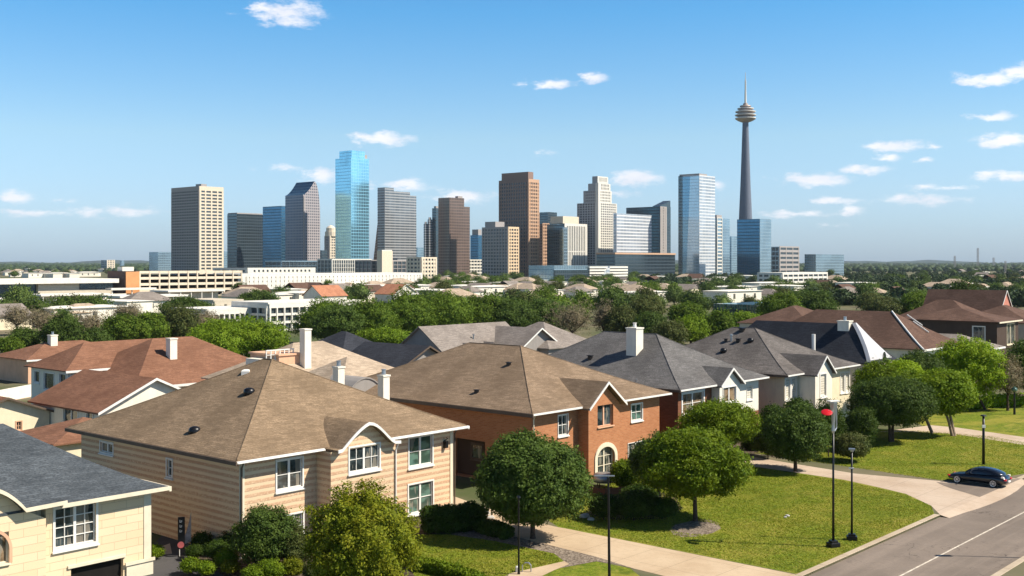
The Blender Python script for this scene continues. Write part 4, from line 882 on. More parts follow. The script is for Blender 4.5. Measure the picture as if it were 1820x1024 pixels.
def crown_mesh(name, seed, rx, ry, rz, nclump, nleaf, size, mat, cz=0., cr=(.3, .44), spread=(.5, .82), dome=True, corek=.72, lo=.72, rough=.15):
    """sprigs of leaves over and under a lumpy crown surface"""
    g_ = np.random.default_rng(seed); n1, n2, n3 = dnoise(g_, 2.2), dnoise(g_, 6.), dnoise(g_, 13.)
    rad = np.array([rx, ry, rz]); R0 = lambda d: .93 + rough * n1(d) * .5 + (rough * .45 + .022) * n2(d) + (.018 + rough * .25) * n3(d)
    def shape(d, k):
        p = d * (R0(d) * k)[:, None] * rad
        if dome: p[:, 2] = np.where(p[:, 2] < 0, p[:, 2] * .86, p[:, 2])
        return p
    nleaf = int(nleaf * 2.6); size = size * .56; m_ = max(8, nleaf // 9); d = g_.normal(size=(m_, 3)); d /= np.linalg.norm(d, axis=1)[:, None]
    bare = not corek
    dep = g_.random(m_) ** (1.6 if not bare else .6) * (.30 if not bare else .85); pit = n3(d * 1.3 + .7) + n2(d * 1.6)
    dep = np.where(pit < -.55, dep + .20, dep); cen = shape(d, 1 - dep)
    k = g_.integers(0, m_, nleaf); sig = size * 1.9; p = cen[k] + g_.normal(size=(nleaf, 3)) * sig * np.array([1, 1, .7])
    out = d[k] / rad; out /= np.linalg.norm(out, axis=1)[:, None]; sp = g_.normal(size=(m_, 3))[k]
    nn = out * .75 + sp * .38 + g_.normal(size=(nleaf, 3)) * .42 + np.array([0, 0, .3]); nn /= np.linalg.norm(nn, axis=1)[:, None]
    a = np.cross(nn, g_.normal(size=(nleaf, 3))); a /= np.linalg.norm(a, axis=1)[:, None] + 1e-9; bb = np.cross(nn, a); s = (size * (.6 + .8 * g_.random(nleaf)))[:, None]
    v = np.stack([p - a * s, p - bb * s * .55, p + a * s, p + bb * s * .55], 1).reshape(-1, 3)
    if dome: v = v.reshape(-1, 4, 3)[p[:, 2] > -rz * .84].reshape(-1, 3)
    v[:, 2] += cz
    if bare: return quad_mesh(name, v, mat, None)
    NS, NR = 26, 15; th, ph = np.meshgrid(np.arange(NS) * 2 * math.pi / NS, math.pi * (np.arange(NR + 1) * .998 / NR + .001)); th = th.ravel(); ph = ph.ravel()
    dd = np.stack([np.sin(ph) * np.cos(th), np.sin(ph) * np.sin(th), np.cos(ph)], 1); e = shape(dd, np.full(len(dd), .72)); e[:, 2] += cz
    q = np.array([(i * NS + j, (i + 1) * NS + j, (i + 1) * NS + (j + 1) % NS, i * NS + (j + 1) % NS) for i in range(NR) for j in range(NS)])
    return quad_mesh(name, v, mat, (e, q))
def trunk_build(h, r, cz, rx, rz, seed, lean=(0, 0), limbs=6, fork=False):
    g_ = random.Random(seed); b = MB(); top = Vector((lean[0], lean[1], h))
    def stem(x, y):
        b.tube([(x * .4, y * .4, -.15), (x * .5, y * .5, .12), (x * .6 + lean[0] * .4, y * .6 + lean[1] * .4, h * .5), (x + top.x, y + top.y, h)], [r * 1.5, r * 1.05, r * .85, r * .65], 9)
    if fork: stem(.28, .1); stem(-.25, -.05)
    else: stem(0, 0)
    for i in range(limbs):
        a = 2 * math.pi * i / limbs + g_.uniform(-.4, .4); k = g_.uniform(.5, .8)
        e = Vector((math.cos(a) * rx * k, math.sin(a) * rx * k, cz + rz * g_.uniform(-.1, .55))); m_ = top.lerp(e, .5) + Vector((0, 0, -.08 * rz))
        b.tube([top - Vector((0, 0, .25 * h * g_.random())), m_, e], [r * .5, r * .33, r * .12], 6, False)
    return b
def tree_px(name, label, x0, x1, yt, yb, basey, mat, seed, tx=None, leaves=9000, size=.2, clumps=34, group=None, cat='tree', bark=None, fork=False, tr=.17, cr=(.3, .44), corek=.72, lo=.72, depth=None, spread=(.5, .82), yscale=1., rough=.15):
    d = depth or CAMZ * FPX / (basey - HY); mx = (x0 + x1) / 2; tx = mx if tx is None else tx
    base = Vector(((tx - CX) / FPX * d, d, 0)); rx = (x1 - x0) / 2 / FPX * d; zt = CAMZ - (yt - HY) / FPX * d; zb = max(.15, CAMZ - (yb - HY) / FPX * d)
    rz = max(.3, (zt - zb) / 2); cz = (zt + zb) / 2; dx = (mx - tx) / FPX * d
    t = empty(name, base, 0, label, cat, group)
    me = crown_mesh('crown', seed, rx * .98, rx * .98 * yscale, rz, clumps, leaves, size, mat, cz, cr, corek=corek, lo=lo, spread=spread, rough=rough)
    o = D.objects.new('crown', me); link(o, t); o.location = (dx, 0, 0)
    h = max(.3, min(zb + rz * .45, cz)); tb = trunk_build(h, tr, cz, rx, rz, seed, (dx * .7, 0), 6, fork); tb.build('trunk', bark or M['bark'], t, smooth=True)
    return t
LD, LM, LL, LO, LB, LY, LH = (M[k] for k in ('leafDark', 'leafMid', 'leafLime', 'leafOlive', 'leafBrown', 'leafYel', 'leafHedge'))
# street and garden trees
tree_px('round_tree', 'big round dark green tree by the sandy driveway before the orange brick house', 841, 1053, 773, 942, 957, LD, 11, rough=0.07, leaves=30000, size=.17, clumps=60, cr=(.2, .3), spread=(.62, .86))
tree_px('round_tree', 'round mid green tree on the lawn with a bed of chips at its foot', 1132, 1335, 760, 892, 926, LM, 12, rough=0.1, leaves=22000, size=.17, clumps=48, tx=1236, cr=(.22, .32), spread=(.58, .84))
tree_px('round_tree', 'darker tree half hidden behind the left side of the lawn tree', 1122, 1215, 772, 865, 886, LD, 13, leaves=9000, size=.17, clumps=26, tx=1171)
tree_px('round_tree', 'bushy green tree rising in front of the charcoal roofed house', 1206, 1348, 710, 795, 820, LM, 14, rough=0.13, leaves=15000, size=.18, clumps=36, cr=(.22, .34))
tree_px('round_tree', 'dark tree beside the curved drive in front of the cream walled house', 1350, 1474, 722, 825, 838, LD, 15, leaves=15000, size=.17, clumps=36, tx=1414, cr=(.22, .34))
tree_px('umbrella_tree', 'umbrella shaped dark green tree with a forked trunk on the middle lawn', 1503, 1664, 668, 764, 785, LD, 16, rough=0.055, leaves=18000, size=.18, clumps=44, tx=1584, fork=True, cr=(.2, .3), spread=(.6, .85))
tree_px('umbrella_tree', 'rounded green tree on two pale trunks behind the umbrella shaped tree', 1616, 1736, 654, 745, 775, LM, 17, rough=0.08, leaves=14000, size=.2, clumps=36, tx=1694, bark=M['barkp'], fork=True, cr=(.22, .32), spread=(.6, .85))
tree_px('tree', 'leaning green tree on a thin pale trunk between the two umbrella trees', 1560, 1668, 660, 725, 770, LM, 18, leaves=10000, size=.2, clumps=28, tx=1656, bark=M['barkp'])
tree_px('lime_tree', 'tall bright lime green tree in front of the brown roofs at the right', 1648, 1786, 597, 715, 728, LL, 19, rough=0.17, leaves=17000, size=.22, clumps=42, tx=1750, cr=(.2, .32))
tree_px('tree', 'green tree crowding the corner of the cream walled house', 1515, 1600, 642, 735, 765, LM, 20, leaves=9000, size=.2, clumps=26)
tree_px('tree', 'dark tree tucked under the umber roof beside the lime tree', 1590, 1680, 622, 700, 735, LD, 21, leaves=8000, size=.22, clumps=24)
tree_px('tree', 'yellowish green tree behind the umbrella tree at its left shoulder', 1560, 1640, 641, 700, 745, LL, 22, leaves=7000, size=.22, clumps=22)
tree_px('tree', 'half bare brown tree near the right edge', 1752, 1830, 622, 720, 730, LB, 23, leaves=8000, size=.14, clumps=26, corek=0, lo=.2)
tree_px('tree', 'dark green tree cut by the right edge above the far lawn', 1785, 1870, 607, 700, 722, LD, 24, leaves=9000, size=.22, clumps=24)
tree_px('tree', 'small dark tree squeezed between the orange brick and charcoal roofed houses', 1175, 1222, 775, 815, 822, LD, 33, leaves=3500, size=.17, clumps=14)
tree_px('big_shrub', 'tall ragged yellow-green shrub before the bay of the tan house', 545, 752, 853, 1075, 1085, LY, 25, rough=0.26, leaves=26000, size=.13, clumps=56, cr=(.18, .28), spread=(.55, .88), cat='shrub', tr=.1)
tree_px('big_shrub', 'rounded dark green shrub at the near corner of the tan house', 414, 532, 898, 1005, 1012, LD, 26, rough=0.2, leaves=15000, size=.12, clumps=36, cr=(.2, .3), cat='shrub', tr=.08)
tree_px('shrub', 'loose shrub with pale pink blossom between the dark shrub and the yellow-green shrub', 490, 560, 935, 1010, 1016, LO, 27, rough=0.3, leaves=6000, size=.1, clumps=18, cat='shrub', tr=.05)
tree_px('shrub', 'leafy shrub right of the arched doorway of the orange brick house', 1086, 1132, 818, 868, 872, LM, 28, leaves=5000, size=.13, clumps=16, cat='shrub', tr=.05)
tree_px('shrub', 'grey-green bush below the dark trees by the middle lawn', 1480, 1546, 770, 815, 820, LO, 29, leaves=6000, size=.14, clumps=18, cat='shrub', tr=.05)
# dense evergreen masses
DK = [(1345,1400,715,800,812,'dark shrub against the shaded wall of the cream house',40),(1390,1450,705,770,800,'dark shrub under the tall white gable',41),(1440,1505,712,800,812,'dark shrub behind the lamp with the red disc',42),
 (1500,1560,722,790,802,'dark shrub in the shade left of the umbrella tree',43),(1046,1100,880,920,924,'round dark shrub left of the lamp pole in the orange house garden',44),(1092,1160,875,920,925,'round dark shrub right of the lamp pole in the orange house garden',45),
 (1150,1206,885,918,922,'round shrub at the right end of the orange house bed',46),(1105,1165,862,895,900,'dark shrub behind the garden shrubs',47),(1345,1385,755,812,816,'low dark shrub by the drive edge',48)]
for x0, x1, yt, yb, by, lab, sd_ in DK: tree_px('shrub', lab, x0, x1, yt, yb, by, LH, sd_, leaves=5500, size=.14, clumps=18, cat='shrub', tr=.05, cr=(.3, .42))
for i, (x, y, r, m_, lab) in enumerate([(338,1010,16,LM,'small green mound shrub at the edge of the asphalt drive'),(367,1015,14,LM,'second green mound shrub along the asphalt drive'),(402,998,20,LM,'bright leafy plant at the foot of the dark shrub'),(409,1012,14,LY,'yellow tinged low plant beside the dark shrub'),
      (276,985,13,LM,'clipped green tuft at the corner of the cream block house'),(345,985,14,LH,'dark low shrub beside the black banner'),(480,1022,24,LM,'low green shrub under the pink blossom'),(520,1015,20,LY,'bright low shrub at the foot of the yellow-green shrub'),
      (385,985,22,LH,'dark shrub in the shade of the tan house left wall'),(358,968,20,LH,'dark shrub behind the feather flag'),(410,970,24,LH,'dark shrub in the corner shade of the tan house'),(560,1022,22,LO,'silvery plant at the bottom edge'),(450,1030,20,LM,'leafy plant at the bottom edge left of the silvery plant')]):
    tree_px('small_shrub', lab, x - r, x + r, y - r * 1.1, y + r * .7, y + r * .72, m_, 60 + i, leaves=2200, size=.09, clumps=12, cat='shrub', tr=.03)
def hedge(name, label, pts, w_, h_, mat, seed, n, size):
    g_ = np.random.default_rng(seed); pts = [Vector((p[0], p[1], 0)) for p in pts]; cs = []; rs = []
    for a, c in zip(pts, pts[1:]):
        L_ = (c - a).length; k = max(2, int(L_ / (w_ * .3)))
        side = Vector((-(c - a).y, (c - a).x, 0)).normalized()
        for i in range(k):
            p = a.lerp(c, (i + .5) / k)
            for s in (-.22, .22):
                for z in (.32, .68): cs.append((p.x + side.x * s * w_ + g_.normal() * .05, p.y + side.y * s * w_ + g_.normal() * .05, h_ * z + g_.normal() * .04)); rs.append(min(w_, h_) * .36)
    o0 = np.array([pts[0].x, pts[0].y, 0]); cs = np.array(cs) - o0; rs = np.array(rs)
    v = leaf_arrays(g_, cs, rs, n, size, .95); e, q = core(cs, rs, .95, .85)
    o = D.objects.new(name, quad_mesh(name, v, mat, (e, q))); link(o); o.location = tuple(o0); return tag(o, label, 'hedge')
hedge('hedge', 'dark rounded hedge at the right corner of the tan house', [P(756, 945), P(800, 945), P(852, 938)], 1.6, 1.7, LH, 80, 9000, .11)
hedge('hedge', 'low clipped hedge curving along the near edge of the small lawn', [P(728, 1008), P(790, 1022), P(870, 1050)], .9, .7, LM, 81, 8000, .09)
hedge('hedge', 'dark hedge behind the gravel strip left of the round tree', [P(850, 945), P(905, 958)], 1.2, .9, LH, 82, 4000, .1)
hedge('hedge', 'dark hedge along the front of the cream walled house', [P(1330, 800), P(1430, 788), P(1540, 775)], 2.2, 1.9, LH, 83, 9000, .14)
hedge('hedge', 'light green hedge far up the right hand lawns', [P(1700, 728), P(1780, 722), P(1880, 715)], 2.5, 1.4, LL, 84, 6000, .18)
v = leaf_arrays(np.random.default_rng(5), np.array([(0, 0, .7), (.5, .2, .9), (-.3, .1, 1.1), (.2, 0, .4), (.7, 0, .5)]), np.array([.5, .45, .4, .4, .4]), 1300, .06)
o_ = D.objects.new('blossom_shrub', quad_mesh('blossom_shrub', v, M['flower'])); link(o_); o_.location = P(508, 1012); tag(o_, 'pink blossom bush in front of the tan house corner', 'shrub')

LM = leafmat('belt_leaves', (.060, .115, .012), (.130, .200, .020), (.17, .23, .02)); LL = leafmat('belt_lime_leaves', (.105, .185, .012), (.195, .290, .018), (.24, .32, .02))
# mid distance trees, each its own
MID = [(530,632,534,604,612,LM,'mid green tree at the left end of the big tree line'),(618,702,532,606,614,LM,'bright green tree in the big tree line right of a dark gap'),(560,640,545,600,618,LD,'dark tree low in the tree line behind the slate roof'),
 (683,770,521,600,606,LM,'large green tree rising above the slate roof'),(748,830,519,600,602,LM,'large green tree at the top of the tree line'),(815,895,525,592,598,LM,'green tree right of the tallest crowns'),(640,720,585,612,622,LL,'low lime tree between the slate and grey gable roofs'),
 (868,948,534,590,598,LD,'dark green tree above the taupe gable'),(930,1006,528,588,594,LD,'dark green tree left of the brown bare tree'),(972,1062,528,600,610,LB,'big half bare brown tree in the middle'),(1046,1100,528,596,604,LB,'bare brown tree right of the big brown tree'),
 (1080,1132,545,600,606,LO,'olive tree behind the charcoal roof'),(1126,1192,553,605,612,LD,'dark tree left of the olive tree below the towers'),(1160,1216,568,616,622,LO,'olive tree touching the charcoal roof'),(1204,1252,560,606,614,LL,'lime tree right of the olive tree'),
 (1252,1306,552,600,606,LM,'green tree behind the warm grey roof'),(1296,1346,553,590,598,LL,'lime green tree behind the metal roof vents'),(335,430,575,640,655,LL,'big lime tree behind the red roof, left half'),(400,504,566,636,650,LL,'big lime tree behind the red roof, right half'),
 (350,440,568,606,652,LL,'upper crown of the lime trees behind the red roof'),(188,250,556,612,620,LM,'bright green tree left of a darker one behind the red roof'),(236,298,556,610,618,LM,'bright green tree above the red roof ridge'),(78,142,562,625,632,LD,'dark conifer-like tree at the left'),
 (22,64,584,622,630,LD,'round dark tree near the left edge'),(290,350,545,608,616,LO,'olive tree above the middle of the red roof'),(120,200,545,600,610,LB,'bare brown tree at the left'),(40,110,540,590,600,LB,'bare brown tree near the left edge'),(0,60,535,585,596,LB,'bare brown tree on the left edge'),
 (190,260,532,575,590,LB,'bare brown tree below the parking garage'),(10,46,632,667,670,LM,'small pointed green tree by the low red roof'),(295,370,530,560,580,LD,'dark oak in front of the parking garage'),(430,490,516,545,560,LD,'dark tree before the white office'),(425,462,534,556,566,LD,'small dark tree on the office terrace'),
 (330,400,545,590,604,LB,'brown tree right of the dark oak'),(0,40,600,625,632,LM,'green tree on the left edge above the low red roof'),(140,190,585,620,628,LD,'dark tree behind the low red roof'),(1350,1420,520,570,590,LM,'green tree far behind the cream walled house'),
 (1410,1480,515,565,585,LD,'dark tree beyond the umber ridge'),(1600,1660,520,562,575,LM,'green tree far behind the umber roof'),(1684,1730,502,560,575,LD,'dark tree left of the steep roofed house'),(1795,1830,590,625,640,LD,'dark tree by the sprawling brown house'),
 (1740,1775,584,612,625,LM,'small green tree before the sprawling brown house'),(1190,1250,540,575,595,LM,'green tree far behind the lime tree'),(1120,1180,525,565,590,LO,'olive tree far behind the charcoal roof'),(1540,1600,530,565,575,LO,'olive tree beyond the black roof')]
for i, (x0, x1, yt, yb, by, m_, lab) in enumerate(MID):
    d = CAMZ * FPX / (by - HY); bw = m_ is LB; tree_px('tree', lab, x0 - (x1 - x0) * .1, x1 + (x1 - x0) * .1, yt - (2 if i < 12 else 0), yb + 5, by, m_, 100 + i, leaves=int(7500 if x1 - x0 > 60 else 4500) if not bw else 5200, size=(.00125 * d + .05) * (.6 if bw else 1), clumps=26, tr=.3, cr=(.22, .36), rough=.25, group='trees beyond the houses', corek=.72 if not bw else 0, lo=.72 if not bw else .2)

# ------------------------------------------------------------------ city kit
def fgrid(b, o, ax, nrm, W, z0, z1, nf, nc, sp, pw_, dep=.5, dz=.15, mi=0, head=0):
    """floors as spandrel bars and bays as piers, standing proud of a face"""
    fh = (z1 - z0) / nf
    for i in range(nf + 1):
        a = z0 + i * fh; c = a + fh * sp
        if i == nf: c = a + max(fh * sp * .6, head)
        b.obox(o + EZ * a + nrm * .02, ax * W, EZ * (c - a), nrm * dep, mi)
    for j in range(nc + 1):
        x = W * j / nc; wd = pw_ if 0 < j < nc else pw_ * 1.3
        x0 = min(max(0, x - wd / 2), W - wd)
        b.obox(o + ax * x0 + EZ * z0 + nrm * .02, ax * wd, EZ * (z1 - z0), nrm * (dep + dz), mi)
class Tower:
    def __init__(s, name, label, xl, xc, xr, yt, d, cat='tower', wl=None, wr=None, group=None):
        o = Vector(((xc - CX) / FPX * d, d, 0)); s.o = o; s.e = empty(name, o, GA, label, cat, group); s.d = d
        s.wl = wl or abs(solve_len(o, V, xl)); s.wr = wr or abs(solve_len(o, U, xr)); s.h = s.z(yt)
    def z(s, y): return CAMZ + (HY - y) / FPX * s.d
    def x(s, px): return solve_len(s.o, U, px)
    def y(s, px): return solve_len(s.o, V, px)
    def block(s, name, m, x0=0, x1=None, y0=0, y1=None, z0=0, z1=None, parent=None):
        b = MB(); b.box(x0, s.wr if x1 is None else x1, y0, s.wl if y1 is None else y1, z0, s.h if z1 is None else z1); return b.build(name, m, parent or s.e)
    def front(s, m, nf, nc, sp, pw_, z0=0, z1=None, x0=0, x1=None, y=0, name='facade', dep=.5, head=0):
        b = MB(); x1 = s.wr if x1 is None else x1; fgrid(b, Vector((x0, y, 0)), EX, -EY, x1 - x0, z0, (s.h if z1 is None else z1), nf, nc, sp, pw_, dep, head=head); return b.build(name, m, s.e)
    def left(s, m, nf, nc, sp, pw_, z0=0, z1=None, y0=0, y1=None, x=0, name='facade', dep=.5, head=0):
        b = MB(); y1 = s.wl if y1 is None else y1; fgrid(b, Vector((x, y0, 0)), EY, -EX, y1 - y0, z0, (s.h if z1 is None else z1), nf, nc, sp, pw_, dep, head=head); return b.build(name, m, s.e)
CT = dict(gdark=curtain('dark_teal_curtain_wall', (.10, .15, .18), (.05, .07, .085), 4, 3), gblue=curtain('deep_blue_curtain_wall', (.06, .20, .34), (.04, .10, .16), 4, 3),
 gsky=curtain('sky_blue_curtain_wall', (.34, .68, .86), (.28, .60, .78), 4, 4, .8, .12, .12, .06, .05), ggrey=curtain('grey_ribbon_wall', (.26, .28, .30), (.36, .36, .36), 3.6, 9, .6, .2, .4, .03),
 gbrown=curtain('bronze_mirror_wall', (.30, .21, .17), (.20, .135, .11), 3.8, 3.2, .7, .2, .25, .12), gpale=curtain('pale_ribbon_wall', (.55, .60, .66), (.70, .70, .70), 4, 7, .45, .25, .35, .03),
 gsteel=curtain('steel_blue_curtain_wall', (.34, .47, .56), (.27, .38, .46), 4, 3.4, .75, .15, .12, .05, .15), glass=curtain('office_glass', (.09, .12, .14), (.05, .06, .07), 3.5, 2.5, .4, .15, .1, .06),
 tan=stucco('sunlit_tan_precast', (.78, .58, .38)), brn=stucco('brown_granite', (.30, .20, .165)), brn2=stucco('sunlit_brown_granite', (.60, .38, .25)), crm=stucco('cream_precast', (.76, .65, .50)), wht=stucco('white_precast', (.78, .74, .66)),
 gry=stucco('grey_precast', (.42, .38, .36)), conc=stucco('tower_concrete', (.17, .195, .25), .2), orange=stucco('orange_panel', (.62, .30, .13)))
t = Tower('ribbon_office_tower', 'square cream office tower with horizontal window ribbons, leftmost of the skyscrapers', 305, 354, 397, 330, 1400)
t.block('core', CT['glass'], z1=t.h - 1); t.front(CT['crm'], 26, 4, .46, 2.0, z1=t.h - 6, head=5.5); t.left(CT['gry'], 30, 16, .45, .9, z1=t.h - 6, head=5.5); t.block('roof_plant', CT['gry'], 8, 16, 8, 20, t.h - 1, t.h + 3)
t = Tower('dark_glass_tower', 'squat dark teal glass tower right of the ribbon tower', 404, 421, 467, 380, 1500); t.block('shaft', CT['gdark'])
t.block('parapet', CT['gry'], .5, t.wr - .5, .5, t.wl - .5, t.h + .02, t.h + 1.5)
t = Tower('blue_glass_tower', 'deep blue glass tower between the squat dark tower and the slanted roof tower', 467, 500, 513, 366, 1550); t.block('shaft', CT['gblue'])
t = Tower('slanted_roof_tower', 'grey gridded tower with a swooping blue slanted roof', 507, 539, 569, 344, 1450)
zc, zp = t.z(346), t.z(321); n_ = 8; pr = [(0, 0), (0, zc)]
for i in range(1, n_ + 1): pr.append((t.wr * .66 * i / n_, zc + (zp - zc) * (i / n_) ** 1.5))
for i in range(1, 7): k = i / 6; pr.append((t.wr * (.66 + .34 * math.sin(k * math.pi / 2)), zp - (zp - t.z(385)) * (1 - math.cos(k * math.pi / 2))))
pr.append((t.wr, 0)); b = MB(); fa = [(x, 0, z) for x, z in pr]; bk = [(x, t.wl, z) for x, z in pr]
b.face(fa, 0); b.face(bk[::-1], 0)
for i in range(len(pr) - 1): b.face([fa[i], fa[i + 1], bk[i + 1], bk[i]], 1 if 1 <= i < 1 + n_ else (2 if i == 0 else 0))
M['grid4'] = curtain('pinkish_grid_wall', (.20, .22, .26), (.44, .39, .39), 3.6, 3.2, .4, .25, .38, .36)
b.build('shaft', [M['grid4'], CT['gblue'], curtain('blue_grid_wall', (.16, .22, .32), (.28, .29, .33), 3.6, 3.2, .4, .25, .35, .3)], t.e)
b = MB(); b.obox(Vector((0, -.3, 0)), EX * 1.5, EZ * (zc - 2), EY * -.8); b.build('corner_fin', CT['gry'], t.e)
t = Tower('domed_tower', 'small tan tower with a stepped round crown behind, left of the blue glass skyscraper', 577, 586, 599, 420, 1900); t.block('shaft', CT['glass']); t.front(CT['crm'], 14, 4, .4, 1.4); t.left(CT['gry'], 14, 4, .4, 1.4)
b = MB(); b.lathe([(10, 0), (10, 8), (8, 8.1), (8, 14), (5, 17), (1, 19)], 12, (t.wr / 2, t.wl / 2, t.h)); b.build('crown', CT['crm'], t.e)
t = Tower('sky_blue_skyscraper', 'tallest sky blue glass skyscraper with a chamfered corner and rooftop box', 596, 624, 656, 280, 1400)
b = MB(); c_ = 5; b.prism([(0, 0), (t.wr, 0), (t.wr + c_ * .55, c_ * 1.3), (t.wr + c_ * .55, t.wl), (0, t.wl)], 0, t.h); b.build('shaft', CT['gsky'], t.e)
t.block('penthouse', CT['gsky'], 1.5, t.wr * .78, .8, t.wl - 6, t.h + .02, t.z(267)); t.block('roof_plant', CT['gry'], t.wr * .79, t.wr * .95, 2, 10, t.h + .02, t.h + 5)
t = Tower('grey_ribbon_tower', 'grey ribboned tower with a stepped top right of the sky blue skyscraper', 671, 684, 740, 333, 1480)
z2, z3 = t.z(339), t.z(345)
t.block('shaft', CT['ggrey'], 0, t.x(700), 0, t.wl, 0, t.h); t.block('shaft', CT['ggrey'], t.x(700) + .05, t.x(729), 0, t.wl, 0, z2); t.block('shaft', CT['ggrey'], t.x(729) + .05, t.wr, 0, t.wl, 0, z3)
b = MB(); b.face([(0, t.wl, 0), (0, t.wl + 12, 0), (0, t.wl, t.h * .6)]); b.face([(0, t.wl, 0), (t.wr, t.wl, 0), (t.wr, t.wl + 12, 0), (0, t.wl + 12, 0)][::-1]); b.face([(0, t.wl + 12, 0), (t.wr, t.wl + 12, 0), (t.wr, t.wl, t.h * .6), (0, t.wl, t.h * .6)]); b.build('buttress', CT['gbrown'], t.e)
for (xl, xc, xr, yt, lab) in ((753, 756, 761, 398, 'slim grey tower at the far left of the dark cluster'), (760, 763, 769, 390, 'slim grey tower second in the dark cluster'), (768, 775, 782, 370, 'dark blue tower touching the brown mirrored tower')):
    t = Tower('slim_tower', lab, xl, xc, xr, yt, 1650); t.block('shaft', CT['gdark'] if xl > 765 else CT['ggrey']); t.block('roof_plant', CT['gry'], .5, t.wr * .6, .5, t.wl * .6, t.h + .02, t.h + 3)
t = Tower('bronze_tower', 'plain brown mirrored tower with a notched right shoulder', 779, 799, 835, 351, 1450)
t.block('shaft', CT['gbrown'], 0, t.x(825), 0, t.wl, 0, t.h); t.block('shoulder', CT['gbrown'], t.x(825) + .05, t.wr, .0, t.wl, 0, t.z(366)); t.block('roof_plant', CT['gry'], t.x(815), t.x(823), 1, 6, t.h + .02, t.h + 2.5)
t = Tower('small_blue_tower', 'small dark blue tower topped with cooling plant between the two brown towers', 836, 850, 859, 418, 1750); t.block('shaft', CT['gblue']); t.block('roof_plant', CT['gry'], 2, t.wr - 2, 2, t.wl - 2, t.h + .02, t.h + 9)
t = Tower('brown_granite_tower', 'tall brown granite tower with punched square windows and a set back top', 887, 939, 958, 318, 1400)
t.block('core', CT['glass'], z1=t.h - 1); t.front(CT['brn2'], 27, 5, .42, 1.5, z1=t.h - 4, head=4); t.left(CT['brn'], 27, 12, .42, 1.5, z1=t.h - 4, head=4)  # right face gets a lighter granite: sunlight put into the colour
t.block('penthouse', CT['brn'], 1.5, t.wr * .55, 1.5, t.wl - 3, t.h - .5, t.z(305))
t = Tower('tan_granite_block', 'lower brown block with a sunlit tan gridded side in front of the brown granite tower', 857, 903, 922, 403, 1360)
t.block('core', CT['glass'], z1=t.h - 1); t.front(CT['tan'], 15, 4, .42, 1.4, z1=t.h - 2.5, head=2.5); t.left(CT['gry'], 15, 9, .4, 1.3, z1=t.h - 2.5, head=2.5); t.block('roof_plant', CT['gry'], 3, t.wr, t.wl * .55, t.wl - 2, t.h + .02, t.z(393))  # front tan is brightened, the sun on that side painted in
t = Tower('fin_block', 'office block with white vertical fins on its right face and dark glass on its left', 973, 1003, 1043, 397, 1380)
t.block('core', CT['glass'], z1=t.h - 1); t.block('side', CT['gdark'], -.8, -.05, 0, t.wl, 0, t.h - 1)
t.front(CT['wht'], 2, 13, .03, 1.7, z1=t.h - 3, head=3); t.block('stair_tower', CT['gsteel'], -4.5, 3.5, -2.6, -.9, 0, t.h - 5); t.block('penthouse', CT['crm'], t.wr * .05, t.wr * .75, 4, t.wl - 3, t.h + .02, t.z(384))
t = Tower('narrow_brown_block', 'narrow brown block squeezed behind the fin block', 956, 964, 976, 398, 1500); t.block('shaft', CT['gbrown']); t.front(CT['brn2'], 16, 4, .4, 1.)
t = Tower('teal_penthouse_block', 'teal glass block just showing above the fin block', 958, 974, 990, 377, 1700); t.block('shaft', CT['gdark'])
t = Tower('white_crown_tower', 'cream stepped tower with an arcaded crown', 1026, 1063, 1096, 345, 1420)
xs_ = t.x
zs_ = [t.z(360), t.z(338), t.z(325), t.z(313)]
lo_ = [(0, t.wr, 0, t.wl), (1.2, xs_(1088), 1.2, t.wl * .72), (2.4, xs_(1087), 2.4, t.wl * .52), (4.2, xs_(1085), 4.2, t.wl * .36)]
zb = 0
for k, ((x0, x1, y0, y1), z_) in enumerate(zip(lo_, zs_)):
    t.block('tier', CT['glass'], x0, x1, y0, y1, zb, z_ - .5); nf = [30, 4, 2, 1][k]
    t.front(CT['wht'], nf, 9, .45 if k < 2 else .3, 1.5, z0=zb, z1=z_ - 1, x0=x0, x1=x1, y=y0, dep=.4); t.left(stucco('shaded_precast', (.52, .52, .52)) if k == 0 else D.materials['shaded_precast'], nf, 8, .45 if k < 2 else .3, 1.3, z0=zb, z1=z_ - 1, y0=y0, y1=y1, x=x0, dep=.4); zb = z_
t.block('spine', CT['wht'], -1.4, 3.2, -1.4, 3.2, 0, zs_[2])
t = Tower('pale_ribbon_block', 'broad pale ribboned glass block right of the crowned tower', 1090, 1096, 1158, 379, 1380); t.block('shaft', CT['gpale'])
t = Tower('wedge_roof_tower', 'dark tower with a wedge shaped roof behind the pale ribboned block', 1113, 1173, 1192, 368, 1500)
b = MB(); zt, zh = t.z(367), t.z(358); b.box(0, t.wr, 0, t.wl, 0, zt); b.build('shaft', CT['gdark'], t.e)
b = MB(); b.prism([(0, 0), (t.wr, 0), (t.wr, 12), (0, 12)], zt + .02, zt + .5)
b.face([(0, .5, zt + .5), (t.wr, .5, zh + 2), (t.wr, .5, zt + .5)]); b.face([(0, 12, zt + .5), (t.wr, 12, zh + 2), (t.wr, 12, zt + .5)]); b.face([(0, .5, zt + .5), (t.wr, .5, zh + 2), (t.wr, 12, zh + 2), (0, 12, zt + .5)]); b.build('wedge_roof', CT['gdark'], t.e)
t.front(CT['gry'], 26, 3, .5, 3.5, z1=zt - 1, x1=t.wr * .6)
t = Tower('red_brown_podium', 'low red-brown and glass podium below the pale ribboned block', 1060, 1093, 1200, 452, 1300, 'office block'); t.block('shaft', CT['gdark'], z1=t.h); t.block('cornice', CT['brn2'], -.6, t.wr + .6, -.6, t.wl, t.h + .02, t.h + 2)
t = Tower('faceted_glass_tower', 'silver glass tower with a slanting facet and a dark left edge', 1206, 1243, 1271, 311, 1420)
